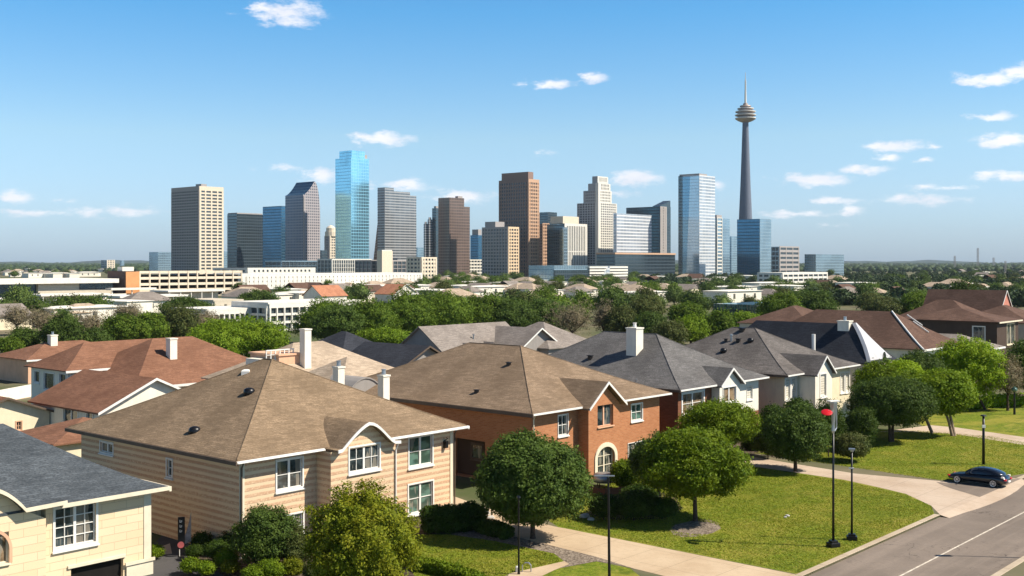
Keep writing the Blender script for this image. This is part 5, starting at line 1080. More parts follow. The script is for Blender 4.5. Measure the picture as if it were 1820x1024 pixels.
b = MB(); q_ = t.y(1216); ztp = t.h; b.box(0, t.wr, 0, t.wl, 0, ztp); b.build('shaft', CT['gpale'], t.e)
b = MB(); y_a, y_b = t.y(1227), t.y(1220); b.face([(-.4, 0, 0), (-.4, y_b, 0), (-.4, y_a, ztp - 1), (-.4, 0, ztp - 1)]); b.build('facet', curtain('silver_facet_wall', (.52, .66, .76), (.46, .58, .66), 4, 5, .6, .15, .12, .04, .06), t.e)
b = MB(); b.face([(-.35, y_b, 0), (-.35, t.wl * .8, 0), (-.35, t.wl * .8, ztp - 1), (-.35, y_a, ztp - 1)]); b.build('facet', curtain('blue_facet_wall', (.20, .38, .52), (.17, .32, .44), 4, 4, .7, .15, .12, .04, .08), t.e)
t.block('dark_edge', CT['gdark'], -.5, .0, t.wl * .8 + .05, t.wl, 0, ztp); t.block('parapet', CT['gry'], .5, t.wr * .5, .5, t.wl - 1, t.h + .02, t.h + 2)
t = Tower('banded_low_tower', 'low banded tower immediately right of the silver faceted tower', 1262, 1274, 1297, 388, 1600); t.block('shaft', CT['gsteel']); t.front(CT['wht'], 16, 1, .35, .8, x1=t.wr * .4); t.block('roof_plant', CT['gry'], .5, t.wr * .4, .5, 9, t.h + .02, t.z(382))
t = Tower('blue_cube_block', 'blue glass block at the foot of the observation tower', 1310, 1350, 1370, 389, 1380); t.block('shaft', CT['gblue'], z1=t.h); t.block('side_panel', CT['gsteel'], .05, t.wr, -.5, -.05, 0, t.h - .3)
# observation tower
d_ = 1750; zf = lambda y: CAMZ + (HY - y) / FPX * d_; rr = lambda w_: w_ / FPX * d_
tw = empty('observation_tower', Vector(((1325 - CX) / FPX * d_, d_, 0)), 0, 'tall concrete observation tower with a ringed pod and mast', 'tower')
b = MB(); b.lathe([(rr(14), 0), (rr(12.8), zf(420)), (rr(11.6), zf(388)), (rr(9.0), zf(330)), (rr(6.9), zf(270)), (rr(5.6), zf(230)), (rr(5.2), zf(216))], 24)
for k in range(6):
    a = k * math.pi / 3 + .3; b.obox(Vector((math.cos(a) * rr(5.4) + math.sin(a) * .9, math.sin(a) * rr(5.4) - math.cos(a) * .9, 0)), Vector((math.cos(a) * rr(10.5), math.sin(a) * rr(10.5), 0)), Vector((-math.sin(a) * 1.8, math.cos(a) * 1.8, 0)), EZ * 10)
b.build('shaft', CT['conc'], tw)
pod = [(6, 218), (14, 215), (19, 212), (19.5, 210), (14, 209), (14, 207.5), (19.2, 206), (19.6, 204), (15, 203), (15, 201), (18.5, 200), (19, 198), (13, 196.5), (13, 195), (15.5, 194), (15, 192.5), (9.5, 191.5), (9.5, 190), (11, 189.3), (10, 188), (5, 187), (4.2, 184), (2, 183)]
b = MB(); b.lathe([(rr(a * .93), zf(y)) for a, y in pod], 28); pd_ = b.build('pod', plain('pod_metal', (.42, .34, .29), .45, .3, var=.3, sc=.08), tw)
for y in (210.5, 204.8, 199, 193.4): b = MB(); w_ = {210.5: 18.2, 204.8: 18.6, 199: 17.9, 193.4: 14.4}[y]; b.lathe([(rr(w_ * .9), zf(y) - .5), (rr(w_), zf(y) - .5), (rr(w_), zf(y) + .6), (rr(w_ * .9), zf(y) + .6)], 28); b.build('pod_ring', CT['wht'], pd_)
b = MB(); b.lathe([(rr(2.0), zf(184)), (rr(1.7), zf(165)), (rr(1.1), zf(160)), (rr(1.0), zf(142)), (rr(.5), zf(140)), (rr(.4), zf(129))], 10)
for y in range(146, 164, 3): b.lathe([(rr(1.7), zf(y) - .5), (rr(1.7), zf(y) + .5)], 10)
b.build('mast', CT['wht'], tw)
# small far blocks
for (xl, xc, xr, yt, d_, m_, lab, f) in ((180, 190, 204, 463, 2600, CT['crm'], 'small cream and blue block far off at the left', 1), (213, 216, 221, 463, 3200, CT['gsteel'], 'tiny blue block right of the small cream block', 0), (265, 281, 305, 448, 1900, CT['gsteel'], 'pale blue glass block left of the ribbon tower', 0),
     (395, 398, 406, 447, 2000, CT['gsteel'], 'bluish sliver of a block behind the ribbon tower', 0), (566, 572, 582, 445, 1700, CT['gdark'], 'low dark block beside the slanted roof tower', 0), (735, 742, 754, 440, 1800, CT['gsteel'], 'low blue block left of the slim grey towers', 0), (1296, 1300, 1312, 420, 1900, CT['gsteel'], 'low blue block left of the observation tower', 0), (1366, 1385, 1420, 440, 1700, CT['gry'], 'low grey block right of the blue cube', 1),
     (1430, 1450, 1500, 452, 1600, CT['gsteel'], 'low glass block behind the right hand trees', 0)):
    t = Tower('far_block', lab, xl, xc, xr, yt, d_, 'building'); t.block('shaft', m_ if not f else CT['glass']); 
    if f: t.front(m_, 6, 3, .5, 2); t.left(CT['gsteel'], 6, 3, .3, 1)
for x_, yt, yb_, d_ in ((1738, 441, 490, 3200), (1766, 458, 480, 5000), (1787, 464, 500, 2000), (1697, 455, 490, 2500)):
    e = empty('lattice_mast', Vector(((x_ - CX) / FPX * d_, d_, 0)), 0, {1738: 'tall lattice mast on the right horizon', 1766: 'tiny distant mast on the right horizon', 1787: 'short mast near the right edge', 1697: 'mast on the horizon left of the tall lattice mast'}[x_], 'mast')
    h_ = CAMZ + (HY - yt) / FPX * d_; r_ = 1.3 / FPX * d_; b = MB()
    for sx, sy in ((-1, -1), (1, -1), (1, 1), (-1, 1)): b.tube([(sx * r_, sy * r_, 0), (sx * r_ * .8, sy * r_ * .8, h_)], r_ * .22, 5)
    for i in range(14):
        z0, z1 = h_ * i / 14, h_ * (i + 1) / 14; s = -1 if i % 2 else 1; b.tube([(-s * r_, -r_, z0), (s * r_, -r_, z1)], r_ * .16, 4); b.tube([(-r_, s * r_, z0), (-r_, -s * r_, z1)], r_ * .16, 4)
    b.build('lattice', CT['gry'], e)

# ---- parking garage and mid-rise offices -------------------------------------------------
t = Tower('parking_garage', 'four level tan parking garage with an orange corner panel', 192, 223, 430, 482, 590, 'parking garage')
t.block('core', M['dark'], .5, t.wr - .5, 3.2, t.wl - 1, 0, t.h - 2.2)
t.block('end_wall', stucco('dark_brown_panel', (.13, .085, .07)), -.3, 0, 0, t.wl, 0, t.h); t.block('corner_panel', CT['orange'], 0, t.x(247), -.5, 2.8, 0, t.h - .3)
xa = t.x(247) + .05; n_ = 4; fh = (t.h - 1) / n_; b = MB()
for i in range(n_ + 1): b.box(xa, t.wr, -.3 - .0, 3.1, max(0, i * fh - .35), i * fh + (1.0 if i else .3))
b.build('deck', CT['crm'], t.e); b = MB()
for k in range(12):
    x = xa + (t.wr - xa - .7) * k / 11; b.box(x, x + .7, -.45, .4, 0, t.h)
b.build('pier', CT['crm'], t.e); t.block('stair_block', CT['wht'], t.x(223) + .5, t.x(245), 4, 9, t.h, t.h + 2.2)
b = MB(); b.box(t.x(182), t.x(262), -9, -3, 4.2, 5.2)
for x in (185, 220, 258): b.box(t.x(x), t.x(x) + .4, -8, -7.6, 0, 4.2)
b.build('entrance_canopy', CT['wht'], t.e)
t = Tower('flat_roof_hall', 'long low hall with a thick white roof slab at the left', -40, 68, 200, 498, 560, 'hall', wl=60)
t.block('wall', M['beige'], 0, t.wr, 0, 40, 0, t.h - 1.9); b = MB(); b.box(-34, t.wr + 2, -3, 46, t.h - 1.8, t.h + .4); b.build('roof_slab', CT['wht'], t.e)
b = MB(); b.box(-32, -.05, 2, 38, 0, t.h - 1.9); b.build('glass_wing', CT['gdark'], t.e); t.block('glazed_strip', CT['gdark'], t.x(141), t.wr, -.4, -.05, t.h - 5, t.h - 1.95); t.block('base_band', M['darkw'], 0, t.wr, -.3, -.05, 1.6, 2.1)
t.block('low_wall', M['wht'], -2, t.wr, -14, -13, 0, 2.4)
for (x0_, x1_, yy, d_, h_, lab) in ((75, 190, 522, 500, 3.4, 'low white roofed pavilion in front of the flat roofed hall'), (0, 40, 536, 440, 3.4, 'small white carport at the left edge'), (215, 330, 540, 470, 3.6, 'low pale roofed building in front of the parking garage'), (300, 395, 530, 540, 4.2, 'white flat roofed shed beside the parking garage')):
    t = Tower('low_pavilion', lab, x0_ - 20, x0_, x1_, yy - 8, d_, 'building', wl=14); b = MB(); b.box(-1, t.wr + 1, -1, 15, h_ - .1, h_ + .7); b.build('roof_slab', CT['wht'], t.e); b = MB(); b.box(1, t.wr - 1, 2, 13, 0, h_ - .12); b.build('wall', M['beige'], t.e)
    b = MB()
    for k in range(6): x = (t.wr - .4) * k / 5; b.box(x, x + .35, -.6, -.25, 0, h_ - .12)
    b.build('post', CT['wht'], t.e)
def office(name, label, xl, xc, xr, yt, yb, nf, nc, m_, core_='glass', sp=.4, pw_=.7, extra=None, wl=None, nl=4):
    d = CAMZ * FPX / (yb - HY); t = Tower(name, label, xl, xc, xr, yt, d, 'office building', wl=wl); t.block('core', CT[core_], .1, t.wr - .1, .1, t.wl, 0, t.h - .3)
    t.front(m_, nf, nc, sp, pw_, z1=t.h - 1, dep=.45, head=1); t.left(m_, nf, nl, sp, pw_, z1=t.h - 1, dep=.45, head=1); t.block('roof_deck', m_, -.4, t.wr + .4, -.4, t.wl, t.h + .03, t.h + .5); return t
office('white_office', 'white framed two storey office left of the big tree line', 470, 477, 640, 541, 590, 3, 13, CT['wht'], sp=.3, pw_=.35, wl=16)
office('white_office', 'white framed office with a terrace right behind the lime tree', 360, 368, 478, 553, 592, 2, 12, CT['wht'], sp=.3, pw_=.35, wl=16)
office('tan_office', 'low tan office on the terrace behind the lime tree', 372, 380, 430, 536, 570, 2, 4, M['beige'], sp=.6, pw_=1.6, wl=18)
office('glass_office', 'long dark glass office with a white roof line below the blue towers', 470, 500, 592, 464, 496, 4, 14, CT['gsteel'], sp=.15, pw_=.4, wl=30)
office('glass_office', 'grey glass office with white vertical strips under the sky blue skyscraper', 585, 590, 660, 461, 497, 5, 18, CT['wht'], sp=.1, pw_=.7, wl=25)
office('glass_office', 'green tinted glass office left of the cream block', 655, 660, 750, 463, 499, 5, 12, CT['gry'], sp=.15, pw_=.5, wl=25)
office('cream_office', 'cream six storey block with punched windows', 742, 749, 776, 458, 502, 6, 5, CT['crm'], sp=.5, pw_=1.6, wl=20)
office('white_terraced_office', 'white five storey block in front of the bronze tower', 812, 826, 858, 462, 492, 5, 6, CT['wht'], sp=.45, pw_=1., wl=30)
t = Tower('yellow_cube', 'plain cream cube on the roofs below the grey ribboned tower', 670, 679, 698, 446, 1150, 'building'); t.block('wall', CT['crm']); t.block('roof_deck', CT['wht'], .5, t.wr - .5, .5, t.wl - .5, t.h + .02, t.h + 1)
office('long_white_block', 'very long white low block right of the parking garage', 424, 430, 750, 489, 522, 4, 46, CT['wht'], sp=.6, pw_=2.6, wl=40)
office('long_white_block', 'flat white warehouse roofs behind the long white block', 430, 440, 560, 478, 500, 2, 16, CT['wht'], sp=.6, pw_=3., wl=60)
t = Tower('curved_white_office', 'white banded office with a glass front and a slanting prow', 968, 985, 1125, 472, 1000, 'office building', wl=30)
t.block('core', CT['gsteel'], .1, t.x(1045), .1, t.wl, 0, t.h); t.block('glass_front', CT['gdark'], -1, t.x(1044), -1.2, 0, 3, t.h - 4); b = MB()
x0_ = t.x(1045)
for i in range(6):
    z_ = t.h * i / 6; b.prism([(x0_, -2)] + [(x0_ + (t.wr - x0_) * (k / 8), -2 + 8 * (k / 8) ** 2) for k in range(1, 9)] + [(t.wr, t.wl), (x0_, t.wl)], z_, z_ + 1.7)
b.build('band', CT['wht'], t.e); b = MB(); b.box(x0_ + 1, t.wr - 2, 7, t.wl - 1, 0, t.h); b.build('inner_wall', CT['glass'], t.e)
b = MB(); b.face([(t.x(1058), -2.5, 0), (t.x(1080), -2.5, 0), (t.x(1080), -2.5, t.h * .95)]); b.face([(t.x(1058), 2, 0), (t.x(1080), 2, 0), (t.x(1080), 2, t.h * .95)]); b.face([(t.x(1058), -2.5, 0), (t.x(1080), -2.5, t.h * .95), (t.x(1080), 2, t.h * .95), (t.x(1058), 2, 0)]); b.build('prow', CT['gpale'], t.e)
office('far_right_office', 'low white office among the trees right of the towers', 1380, 1390, 1470, 486, 512, 3, 9, CT['wht'], sp=.5, pw_=1.2, wl=20)
office('green_glass_block', 'green glass pavilion behind the warm grey roof', 1340, 1345, 1412, 545, 580, 2, 9, M['glassg'], sp=.1, pw_=.3, wl=14)
simple_house('orange_tile_house', 'white walled house with a wide orange tiled roof in the middle distance', PD(572, 527, 455), 13, 12, 5, 4, M['wht'], M['roofO'], 'u', gable=True)
simple_house('orange_tile_house', 'small house with a bright orange tiled roof at the end of the tree line', PD(700, 522, 480), 14, 12, 5, 4, M['wht'], M['roofO'], 'v', gable=True)

# ------------------------------------------------------------------ scattered suburb, copies of a few kinds
rnd = random.Random(21)
def kind_house(name, label, wm, rm, LU, LV, he, rise, gable):
    e = empty(name, (0, 0, 0), 0, label, 'house', 'far suburban houses'); b = MB(); b.box(-LU / 2, LU / 2, -LV / 2, LV / 2, 0, he); b.build('wall', wm, e)
    b = MB()
    if gable: profile_roof(b, [(-LU / 2 - .5, he - .2), (0, he + rise), (LU / 2 + .5, he - .2)], -LV / 2 - .4, 0, he, 1, .2, ymax=LV / 2 + .4); gable_wall(b, [(-LU / 2, he), (0, he + rise - .3), (LU / 2, he)], -LV / 2 + .02, he - .1)
    else: hip(b, -LU / 2 - .5, LU / 2 + .5, -LV / 2 - .5, LV / 2 + .5, he, he + rise, (-LU / 2 + LV / 2 if LU > LV else 0, 0), (LU / 2 - LV / 2 + .01 if LU > LV else .02, 0))
    b.build('roof', rm, e)
    for x in (-LU * .3, 0, LU * .3): b = MB(); b.box(x - .7, x + .7, -LV / 2 - .06, -LV / 2 - .01, he * .4, he * .8); b.build('window', M['glass'], e)
    return e
HK = [kind_house('suburban_house', 'small far white house with a taupe hip roof among the treetops', M['wht'], M['roofG'], 15, 10, 4, 3, False), kind_house('suburban_house', 'small far cream house with a pale brown gable among the treetops', M['cream'], M['roofG'], 12, 12, 4, 3, True),
      kind_house('suburban_house', 'small far white house with a pale sand roof among the treetops', M['wht'], M['roofS'], 17, 11, 4.5, 3, False), kind_house('suburban_house', 'small far beige house with a brown gable among the treetops', M['beige'], M['roofF'], 13, 11, 4, 3.4, True),
      kind_house('flat_roof_block', 'low far white flat roofed block among the treetops', M['wht'], CT['wht'], 24, 12, 5, .6, False)]
def kind_tree(label, mat, seed, rx, rz):
    t = empty('far_tree', (0, 0, 0), 0, label, 'tree', 'far suburban trees'); me = crown_mesh('crown', seed, rx, rx, rz, 10, 900, .75, mat, rz + .9, (.38, .52))
    link(D.objects.new('crown', me), t); b = MB(); b.tube([(0, 0, -.2), (0, 0, rz + .5)], [.45, .25], 6); b.build('trunk', M['bark'], t); return t
TK = [kind_tree('small far green tree among the suburban roofs', M['leafFar'], 1, 6.2, 4.6), kind_tree('small far dark green tree among the suburban roofs', LD, 2, 5.5, 4.6), kind_tree('small far yellow green tree among the suburban roofs', LM, 3, 4.6, 4), kind_tree('small far olive tree among the suburban roofs', LO, 4, 5.2, 4)]
used = set()
def place(src, pool, x, y, s, rz):
    k = id(src)
    o = src if k not in used else copy_tree(src); used.add(k)
    o.location = (x, y, 0); o.rotation_euler = (0, 0, rz); o.scale = (s, s, s); return o
BLK = [(c.location.x, c.location.y, 38 if 'category' in c and c['category'] in ('tower', 'office building', 'parking garage', 'hall') else 14) for c in C.objects if c.parent is None and c.get('category') in ('tower', 'office building', 'parking garage', 'hall', 'house', 'building')]
def free(x, y, r=0):
    for a, c, q in BLK:
        # footprint lies to the far side of its near corner
        cx_, cy_ = a + (U.x + V.x) * q * .4, c + (U.y + V.y) * q * .4
        if (x - cx_) ** 2 + (y - cy_) ** 2 < (q + r) ** 2 * .8: return False
    return True
def scatter(n, x0, x1, y0, y1, fn, seed):
    g_ = random.Random(seed); k = 0; tries = 0
    while k < n and tries < n * 6:
        tries += 1; px = g_.uniform(x0, x1); py = g_.uniform(y0, y1); q = P(px, py)
        if free(q.x, q.y, 4): fn(q, g_); k += 1
ft = lambda q, g_: place(g_.choice(TK[:2] + TK), None, q.x, q.y, g_.uniform(.55, 1.0), g_.uniform(0, 6))
fh_ = lambda q, g_: place(g_.choice(HK + [HK[2], HK[4], HK[4]]), None, q.x, q.y, g_.uniform(.8, 1.15), GA + g_.choice((0, math.pi / 2)) + g_.uniform(-.2, .2))
scatter(112, 740, 1140, 491, 528, ft, 1); scatter(44, 700, 1140, 526, 585, ft, 21); scatter(12, 760, 1140, 530, 560, fh_, 22); scatter(52, 770, 1140, 498, 532, fh_, 2)
scatter(62, 1140, 1700, 490, 540, ft, 3); scatter(14, 1140, 1650, 540, 575, ft, 23); scatter(30, 1140, 1700, 498, 540, fh_, 4)
scatter(26, -20, 200, 481, 494, ft, 5); scatter(30, -20, 200, 481, 494, fh_, 6)
scatter(36, 1694, 1840, 480, 545, ft, 7); scatter(18, 1694, 1840, 482, 530, fh_, 8)
scatter(16, 400, 700, 505, 545, ft, 9); scatter(34, 400, 760, 512, 548, fh_, 10)
scatter(12, 0, 340, 540, 590, ft, 11); scatter(5, -20, 330, 552, 592, fh_, 12)
# far wood: one mass reaching the horizon
g_ = np.random.default_rng(9); n = 5200; py = 468 + 3.2 + 12 * g_.random(n) ** 2.2; d = CAMZ * FPX / (py - HY); px = g_.uniform(-150, 1970, n); X = (px - CX) / FPX * d
ok = np.ones(n, bool); cs = np.stack([X, d, np.full(n, 3.)], 1)[ok]; rs = (6 + 5 * g_.random(len(cs))) * (cs[:, 1] / 3500 + .35)
e, q = core(cs, rs, .75, .9); e += g_.normal(size=e.shape) * .6
M['leafWood'] = leafmat('wood_leaves', (.026, .048, .020), (.045, .075, .026), (.06, .085, .03), .1)
near = []; gr_ = random.Random(77)
for (k, x0, x1, y0, y1) in ((560, 1385, 1930, 479, 512), (150, 1440, 1930, 512, 548), (260, -80, 190, 474, 484), (200, 1130, 1400, 492, 520)):
    for i in range(k):
        p = P(gr_.uniform(x0, x1), gr_.uniform(y0, y1))
        if free(p.x, p.y, 3): near.append((p.x, p.y, 3.2 * gr_.uniform(.7, 1.2), gr_.uniform(3.2, 5.2)))
near = np.array(near); nc_ = np.repeat(near[:, :3], 3, 0) + g_.normal(size=(len(near) * 3, 3)) * np.array([1.9, 1.9, .8]); nr_ = np.repeat(near[:, 3], 3) * .62
v = leaf_arrays(g_, nc_, nr_, len(near) * 190, .85, .85); e2, q2 = core(nc_, nr_, .8, .7)
e = np.vstack([e, e2]); q = np.vstack([q, q2 + len(e) - len(e2)])
me = quad_mesh('distant_wood', v, M['leafWood'], (e, q)); o_ = D.objects.new('distant_wood', me); link(o_); tag(o_, 'far-off wood spreading to the horizon', 'wood', kind='stuff')
# low hills on the horizon
b = MB(); d_ = 10500; prev = None
for i in range(160):
    a = -35 + 70 * i / 159; x = math.tan(R(a)) * d_; h_ = 22 + 14 * math.sin(i * .21) + 9 * math.sin(i * .63 + 1) + 4 * math.sin(i * 1.9) + (8 if a < -5 else 0)
    cur = [Vector((x, d_, -.5)), Vector((x, d_ + 500, h_ * .8 + 5)), Vector((x, d_ + 1100, h_ + 8)), Vector((x, d_ + 2600, -.5))]
    if prev:
        for k in range(3): b.face([prev[k], cur[k], cur[k + 1], prev[k + 1]])
    prev = cur
tag(b.build('hills', plain('wooded_hills', (.022, .045, .035), .95, var=.4, sc=.004)), kind='structure')

# grass blades over the near lawns
def inside(px, py, poly):
    c = np.zeros(len(px), bool); n = len(poly); j = n - 1
    for i in range(n):
        xi, yi, xj, yj = poly[i][0], poly[i][1], poly[j][0], poly[j][1]; k = ((yi > py) != (yj > py)) & (px < (xj - xi) * (py - yi) / (yj - yi + 1e-12) + xi); c ^= k; j = i
    return c
M['blades'] = leafmat('grass_blades', (.150, .205, .014), (.300, .330, .030), (.36, .33, .05), .35)
def grass(label, poly, n, seed):
    g_ = np.random.default_rng(seed); xs = [p[0] for p in poly]; ys = [p[1] for p in poly]; x = g_.uniform(min(xs), max(xs), n * 3); y = g_.uniform(min(ys), max(ys), n * 3)
    bed = P(1236, 938); k = inside(x, y, poly) & ((x - bed.x) ** 2 + ((y - bed.y) * .9) ** 2 > 1.7 ** 2); x, y = x[k][:n], y[k][:n]; n = len(x); d = dnoise(g_, .7)(np.stack([x, y, x * 0], 1)); h = .02 + .03 * g_.random(n) + .012 * np.clip(d, 0, 2); a = g_.uniform(0, 6.28, n); w_ = .03 + .03 * g_.random(n)
    b0 = np.stack([x, y, x * 0 + .004], 1); s_ = np.stack([np.cos(a) * w_, np.sin(a) * w_, x * 0], 1); t_ = np.stack([g_.normal(size=n) * .05, g_.normal(size=n) * .05, h], 1)
    v = np.stack([b0 - s_, b0 + s_, b0 + s_ * .3 + t_, b0 - s_ * .3 + t_], 1).reshape(-1, 3)
    o_ = D.objects.new('grass', quad_mesh('grass', v, M['blades'])); link(o_); tag(o_, label, 'grass', kind='stuff')
grass('short grass of the big lawn with the lawn tree and two lamps', [UV(19.5, K0 + .5), UV(uk(1665, 914), K0 + .5), P(1655, 900), P(1610, 880), P(1560, 868), P(1500, 855), P(1400, 840), P(1330, 830), P(1215, 815), P(1110, 848), P(1020, 892), P(975, 927), UV(19.4, -9.6)], 80000, 51)
grass('short grass of the small lawn before the tan house', pl((745, 1040), (850, 1050), (905, 1019), (998, 998), (983, 985), (880, 963), (800, 951), (700, 951)), 14000, 52)
grass('short grass of the middle lawn behind the parked car', pl((1340, 806), (1500, 829), (1668, 854), (1700, 853), (1760, 851), (1822, 841), (1900, 815), (1900, 800), (1760, 776), (1640, 766), (1500, 763), (1420, 771)), 42000, 53)

# ------------------------------------------------------------------ street furniture
def lamp_base(b, s=1.): b.box(-.32 * s, .32 * s, -.26 * s, .26 * s, 0, .28); b.box(-.22 * s, .22 * s, -.18 * s, .18 * s, .282, .42)
def zat(py, d): return CAMZ - (py - HY) / FPX * d
q = P(1481, 972); e = empty('street_lamp', q, R(20), 'tall black street lamp with a pale lantern and a red disc on its side', 'street lamp'); d = q.y
b = MB(); lamp_base(b, 1.1); b.build('base', M['black'], e, bevel=.03); b = MB(); b.tube([(0, 0, .4), (0, 0, zat(768, d))], [.085, .06], 10); b.build('pole', M['black'], e, smooth=True)
b = MB(); b.lathe([(.07, zat(770, d)), (.12, zat(766, d)), (.1, zat(755, d)), (.14, zat(740, d)), (.25, zat(716, d)), (.25, zat(714, d))], 6); b.build('lantern', M['steel'], e)
b = MB(); b.box(-.38, .36, -.22, .22, zat(714, d), zat(712, d)); b.build('lantern_cap', M['white'], e, bevel=.03)
b = MB(); b.tube([(0, 0, zat(737, d)), (-.55, -.25, zat(728, d))], .04, 6); br = b.build('bracket', M['white'], e)
b = MB(); b.lathe([(.02, -.01), (.32, -.03), (.36, 0), (.32, .02), (.02, .05)], 20); o_ = b.build('red_disc', M['red'], e, smooth=True); o_.location = (-.72, -.32, zat(731, d)); o_.rotation_euler = (R(24), R(-14), 0)
b = MB(); b.tube([(.42, .25, zat(762, d)), (.42, .25, zat(712, d))], .045, 8); b.tube([(.42, .25, zat(762, d)), (0, 0, zat(770, d))], .04, 6); b.build('side_post', M['steel'], e)
q = P(1514, 960); e = empty('street_lamp', q, R(-15), 'shorter black street lamp without a lantern, right of the one with the red disc', 'street lamp'); d = q.y
b = MB(); lamp_base(b, 1.05); b.build('base', M['black'], e, bevel=.03); b = MB(); b.tube([(0, 0, .4), (0, 0, zat(800, d))], [.075, .055], 10); b.build('pole', M['black'], e, smooth=True)
b = MB(); b.box(-.2, .2, -.1, .1, zat(800, d), zat(797, d)); b.lathe([(.1, zat(803, d)), (.13, zat(800, d))], 8); b.build('lamp_head', M['steel'], e); b = MB(); b.box(-.2, .12, -.1, .02, zat(833, d), zat(831, d)); b.build('clamp', M['white'], e)
q = P(1748, 826); e = empty('street_lamp', q, 0, 'black lamp post behind the parked car', 'street lamp'); d = q.y
b = MB(); b.tube([(0, 0, 0), (0, 0, zat(740, d))], [.13, .1], 10); b.build('pole', M['black'], e, smooth=True); b = MB(); b.lathe([(.12, zat(740, d)), (.3, zat(739.5, d)), (.2, zat(737.5, d))], 10); b.build('lamp_head', M['black'], e); b = MB(); b.box(-.18, .1, -.2, -.09, zat(760, d), zat(755, d)); b.build('sensor_box', M['white'], e)
q = P(1803, 737); e = empty('street_lamp', q, 0, 'small black lamp post with a globe far up the right hand lawn', 'street lamp'); d = q.y
b = MB(); b.tube([(0, 0, 0), (0, 0, zat(697, d))], [.14, .1], 10); b.build('pole', M['black'], e); b = MB(); b.lathe([(.12, zat(697, d)), (.35, zat(694, d)), (.3, zat(690, d)), (.06, zat(687, d))], 10); b.build('lamp_globe', M['glassg'], e, smooth=True)
q = P(922, 1021); e = empty('street_lamp', q, 0, 'thin black lamp pole standing before the round dark tree', 'street lamp'); d = q.y
b = MB(); b.tube([(0, 0, 0), (0, 0, .5), (0, 0, zat(886, d))], [.09, .06, .045], 10); b.build('pole', M['black'], e); b = MB(); b.lathe([(.05, zat(886, d)), (.12, zat(885, d)), (.1, zat(882, d)), (.03, zat(881, d))], 10); b.build('lamp_head', M['black'], e)
q = P(1083, 1040); e = empty('street_lamp', q, 0, 'black lamp pole with a flat T shaped head in front of the arched doorway', 'street lamp'); d = q.y
b = MB(); b.tube([(0, 0, 0), (0, 0, .5), (-.06, 0, zat(848, d))], [.11, .085, .06], 10); b.build('pole', M['black'], e); b = MB(); b.box(-.85, .3, -.05, .05, zat(847, d), zat(845, d)); b.build('lamp_head', M['steel'], e, bevel=.01)
# lamp beyond the right edge whose shadow falls on the road
e = empty('street_lamp', (37.3, 68.2, RZ), 0, 'curved arm street lamp just outside the right edge that shades the road', 'street lamp')
b = MB(); b.tube([(0, 0, 0), (0, 0, 6.5), (-.3, 0, 7.5), (-1.2, .1, 8.1), (-2.4, .2, 8.2)], [.1, .08, .06, .05, .045], 8); b.build('pole', M['black'], e); b = MB(); b.box(-3.2, -2.3, .0, .4, 8.1, 8.3); b.build('lamp_head', M['steel'], e, bevel=.05)
q = P(936, 1017); e = empty('pipe_loop', q, 0, 'small bent metal pipe loop at the foot of the thin lamp pole', 'pipe')
b = MB(); b.tube([(-.25, 0, 0), (-.25, 0, .4), (-.1, 0, .55), (.12, 0, .55), (.25, 0, .4), (.25, 0, 0)], .04, 8); b.build('pipe', M['steel'], e); b = MB(); b.lathe([(.12, 0), (.12, .3), (.05, .36)], 10, (-.55, 0, 0)); b.build('valve', M['white'], e)
# banner and feather flag
q = P(322, 990); e = empty('banner_stand', q, R(15), 'narrow black upright banner with white lettering marks and a red badge', 'banner')
b = MB(); b.box(-.2, .22, -.03, .03, .5, 2.45); b.lathe([(.21, 0), (.21, .06)], 16, (0, 0, 0)); bn = b.build('banner', M['black'], e, bevel=.05)
b = MB(); b.tube([(-.1, 0, 0), (-.1, 0, .5)], .03, 6); b.build('pole', M['white'], e)
b = MB()
for i, z in enumerate((2.2, 1.9, 1.6)):
    b.box(-.09, .02, -.04, -.032, z - .08, z - .04); b.box(-.09, -.05, -.04, -.032, z - .039, z + .08); b.box(.01, .05, -.04, -.032, z - .039, z + .05)
b.build('lettering', M['white'], bn); b = MB(); b.lathe([(.2, 0), (.2, .02)], 14); o_ = b.build('badge', plain('faded_red', (.5, .12, .12)), bn); o_.location = (-.02, -.04, .75); o_.rotation_euler = (R(90), 0, 0)
q = P(334, 985); e = empty('feather_flag', q, R(15), 'pale translucent feather flag beside the black banner', 'flag')
b = MB(); b.tube([(.18, 0, 0), (.18, 0, 2.55)], .02, 6); b.build('pole', M['steel'], e)
b = MB(); pts = [(.16, 0, 2.5), (.05, .02, 1.9), (-.1, .03, 1.35), (-.25, .02, .95), (-.3, 0, .6), (.16, 0, .75)]; b.face(pts); b.face([(x, y + .012, z) for x, y, z in pts][::-1]); b.build('flag', plain('flag_cloth', (.42, .38, .38), .8, var=.4, sc=3), e)
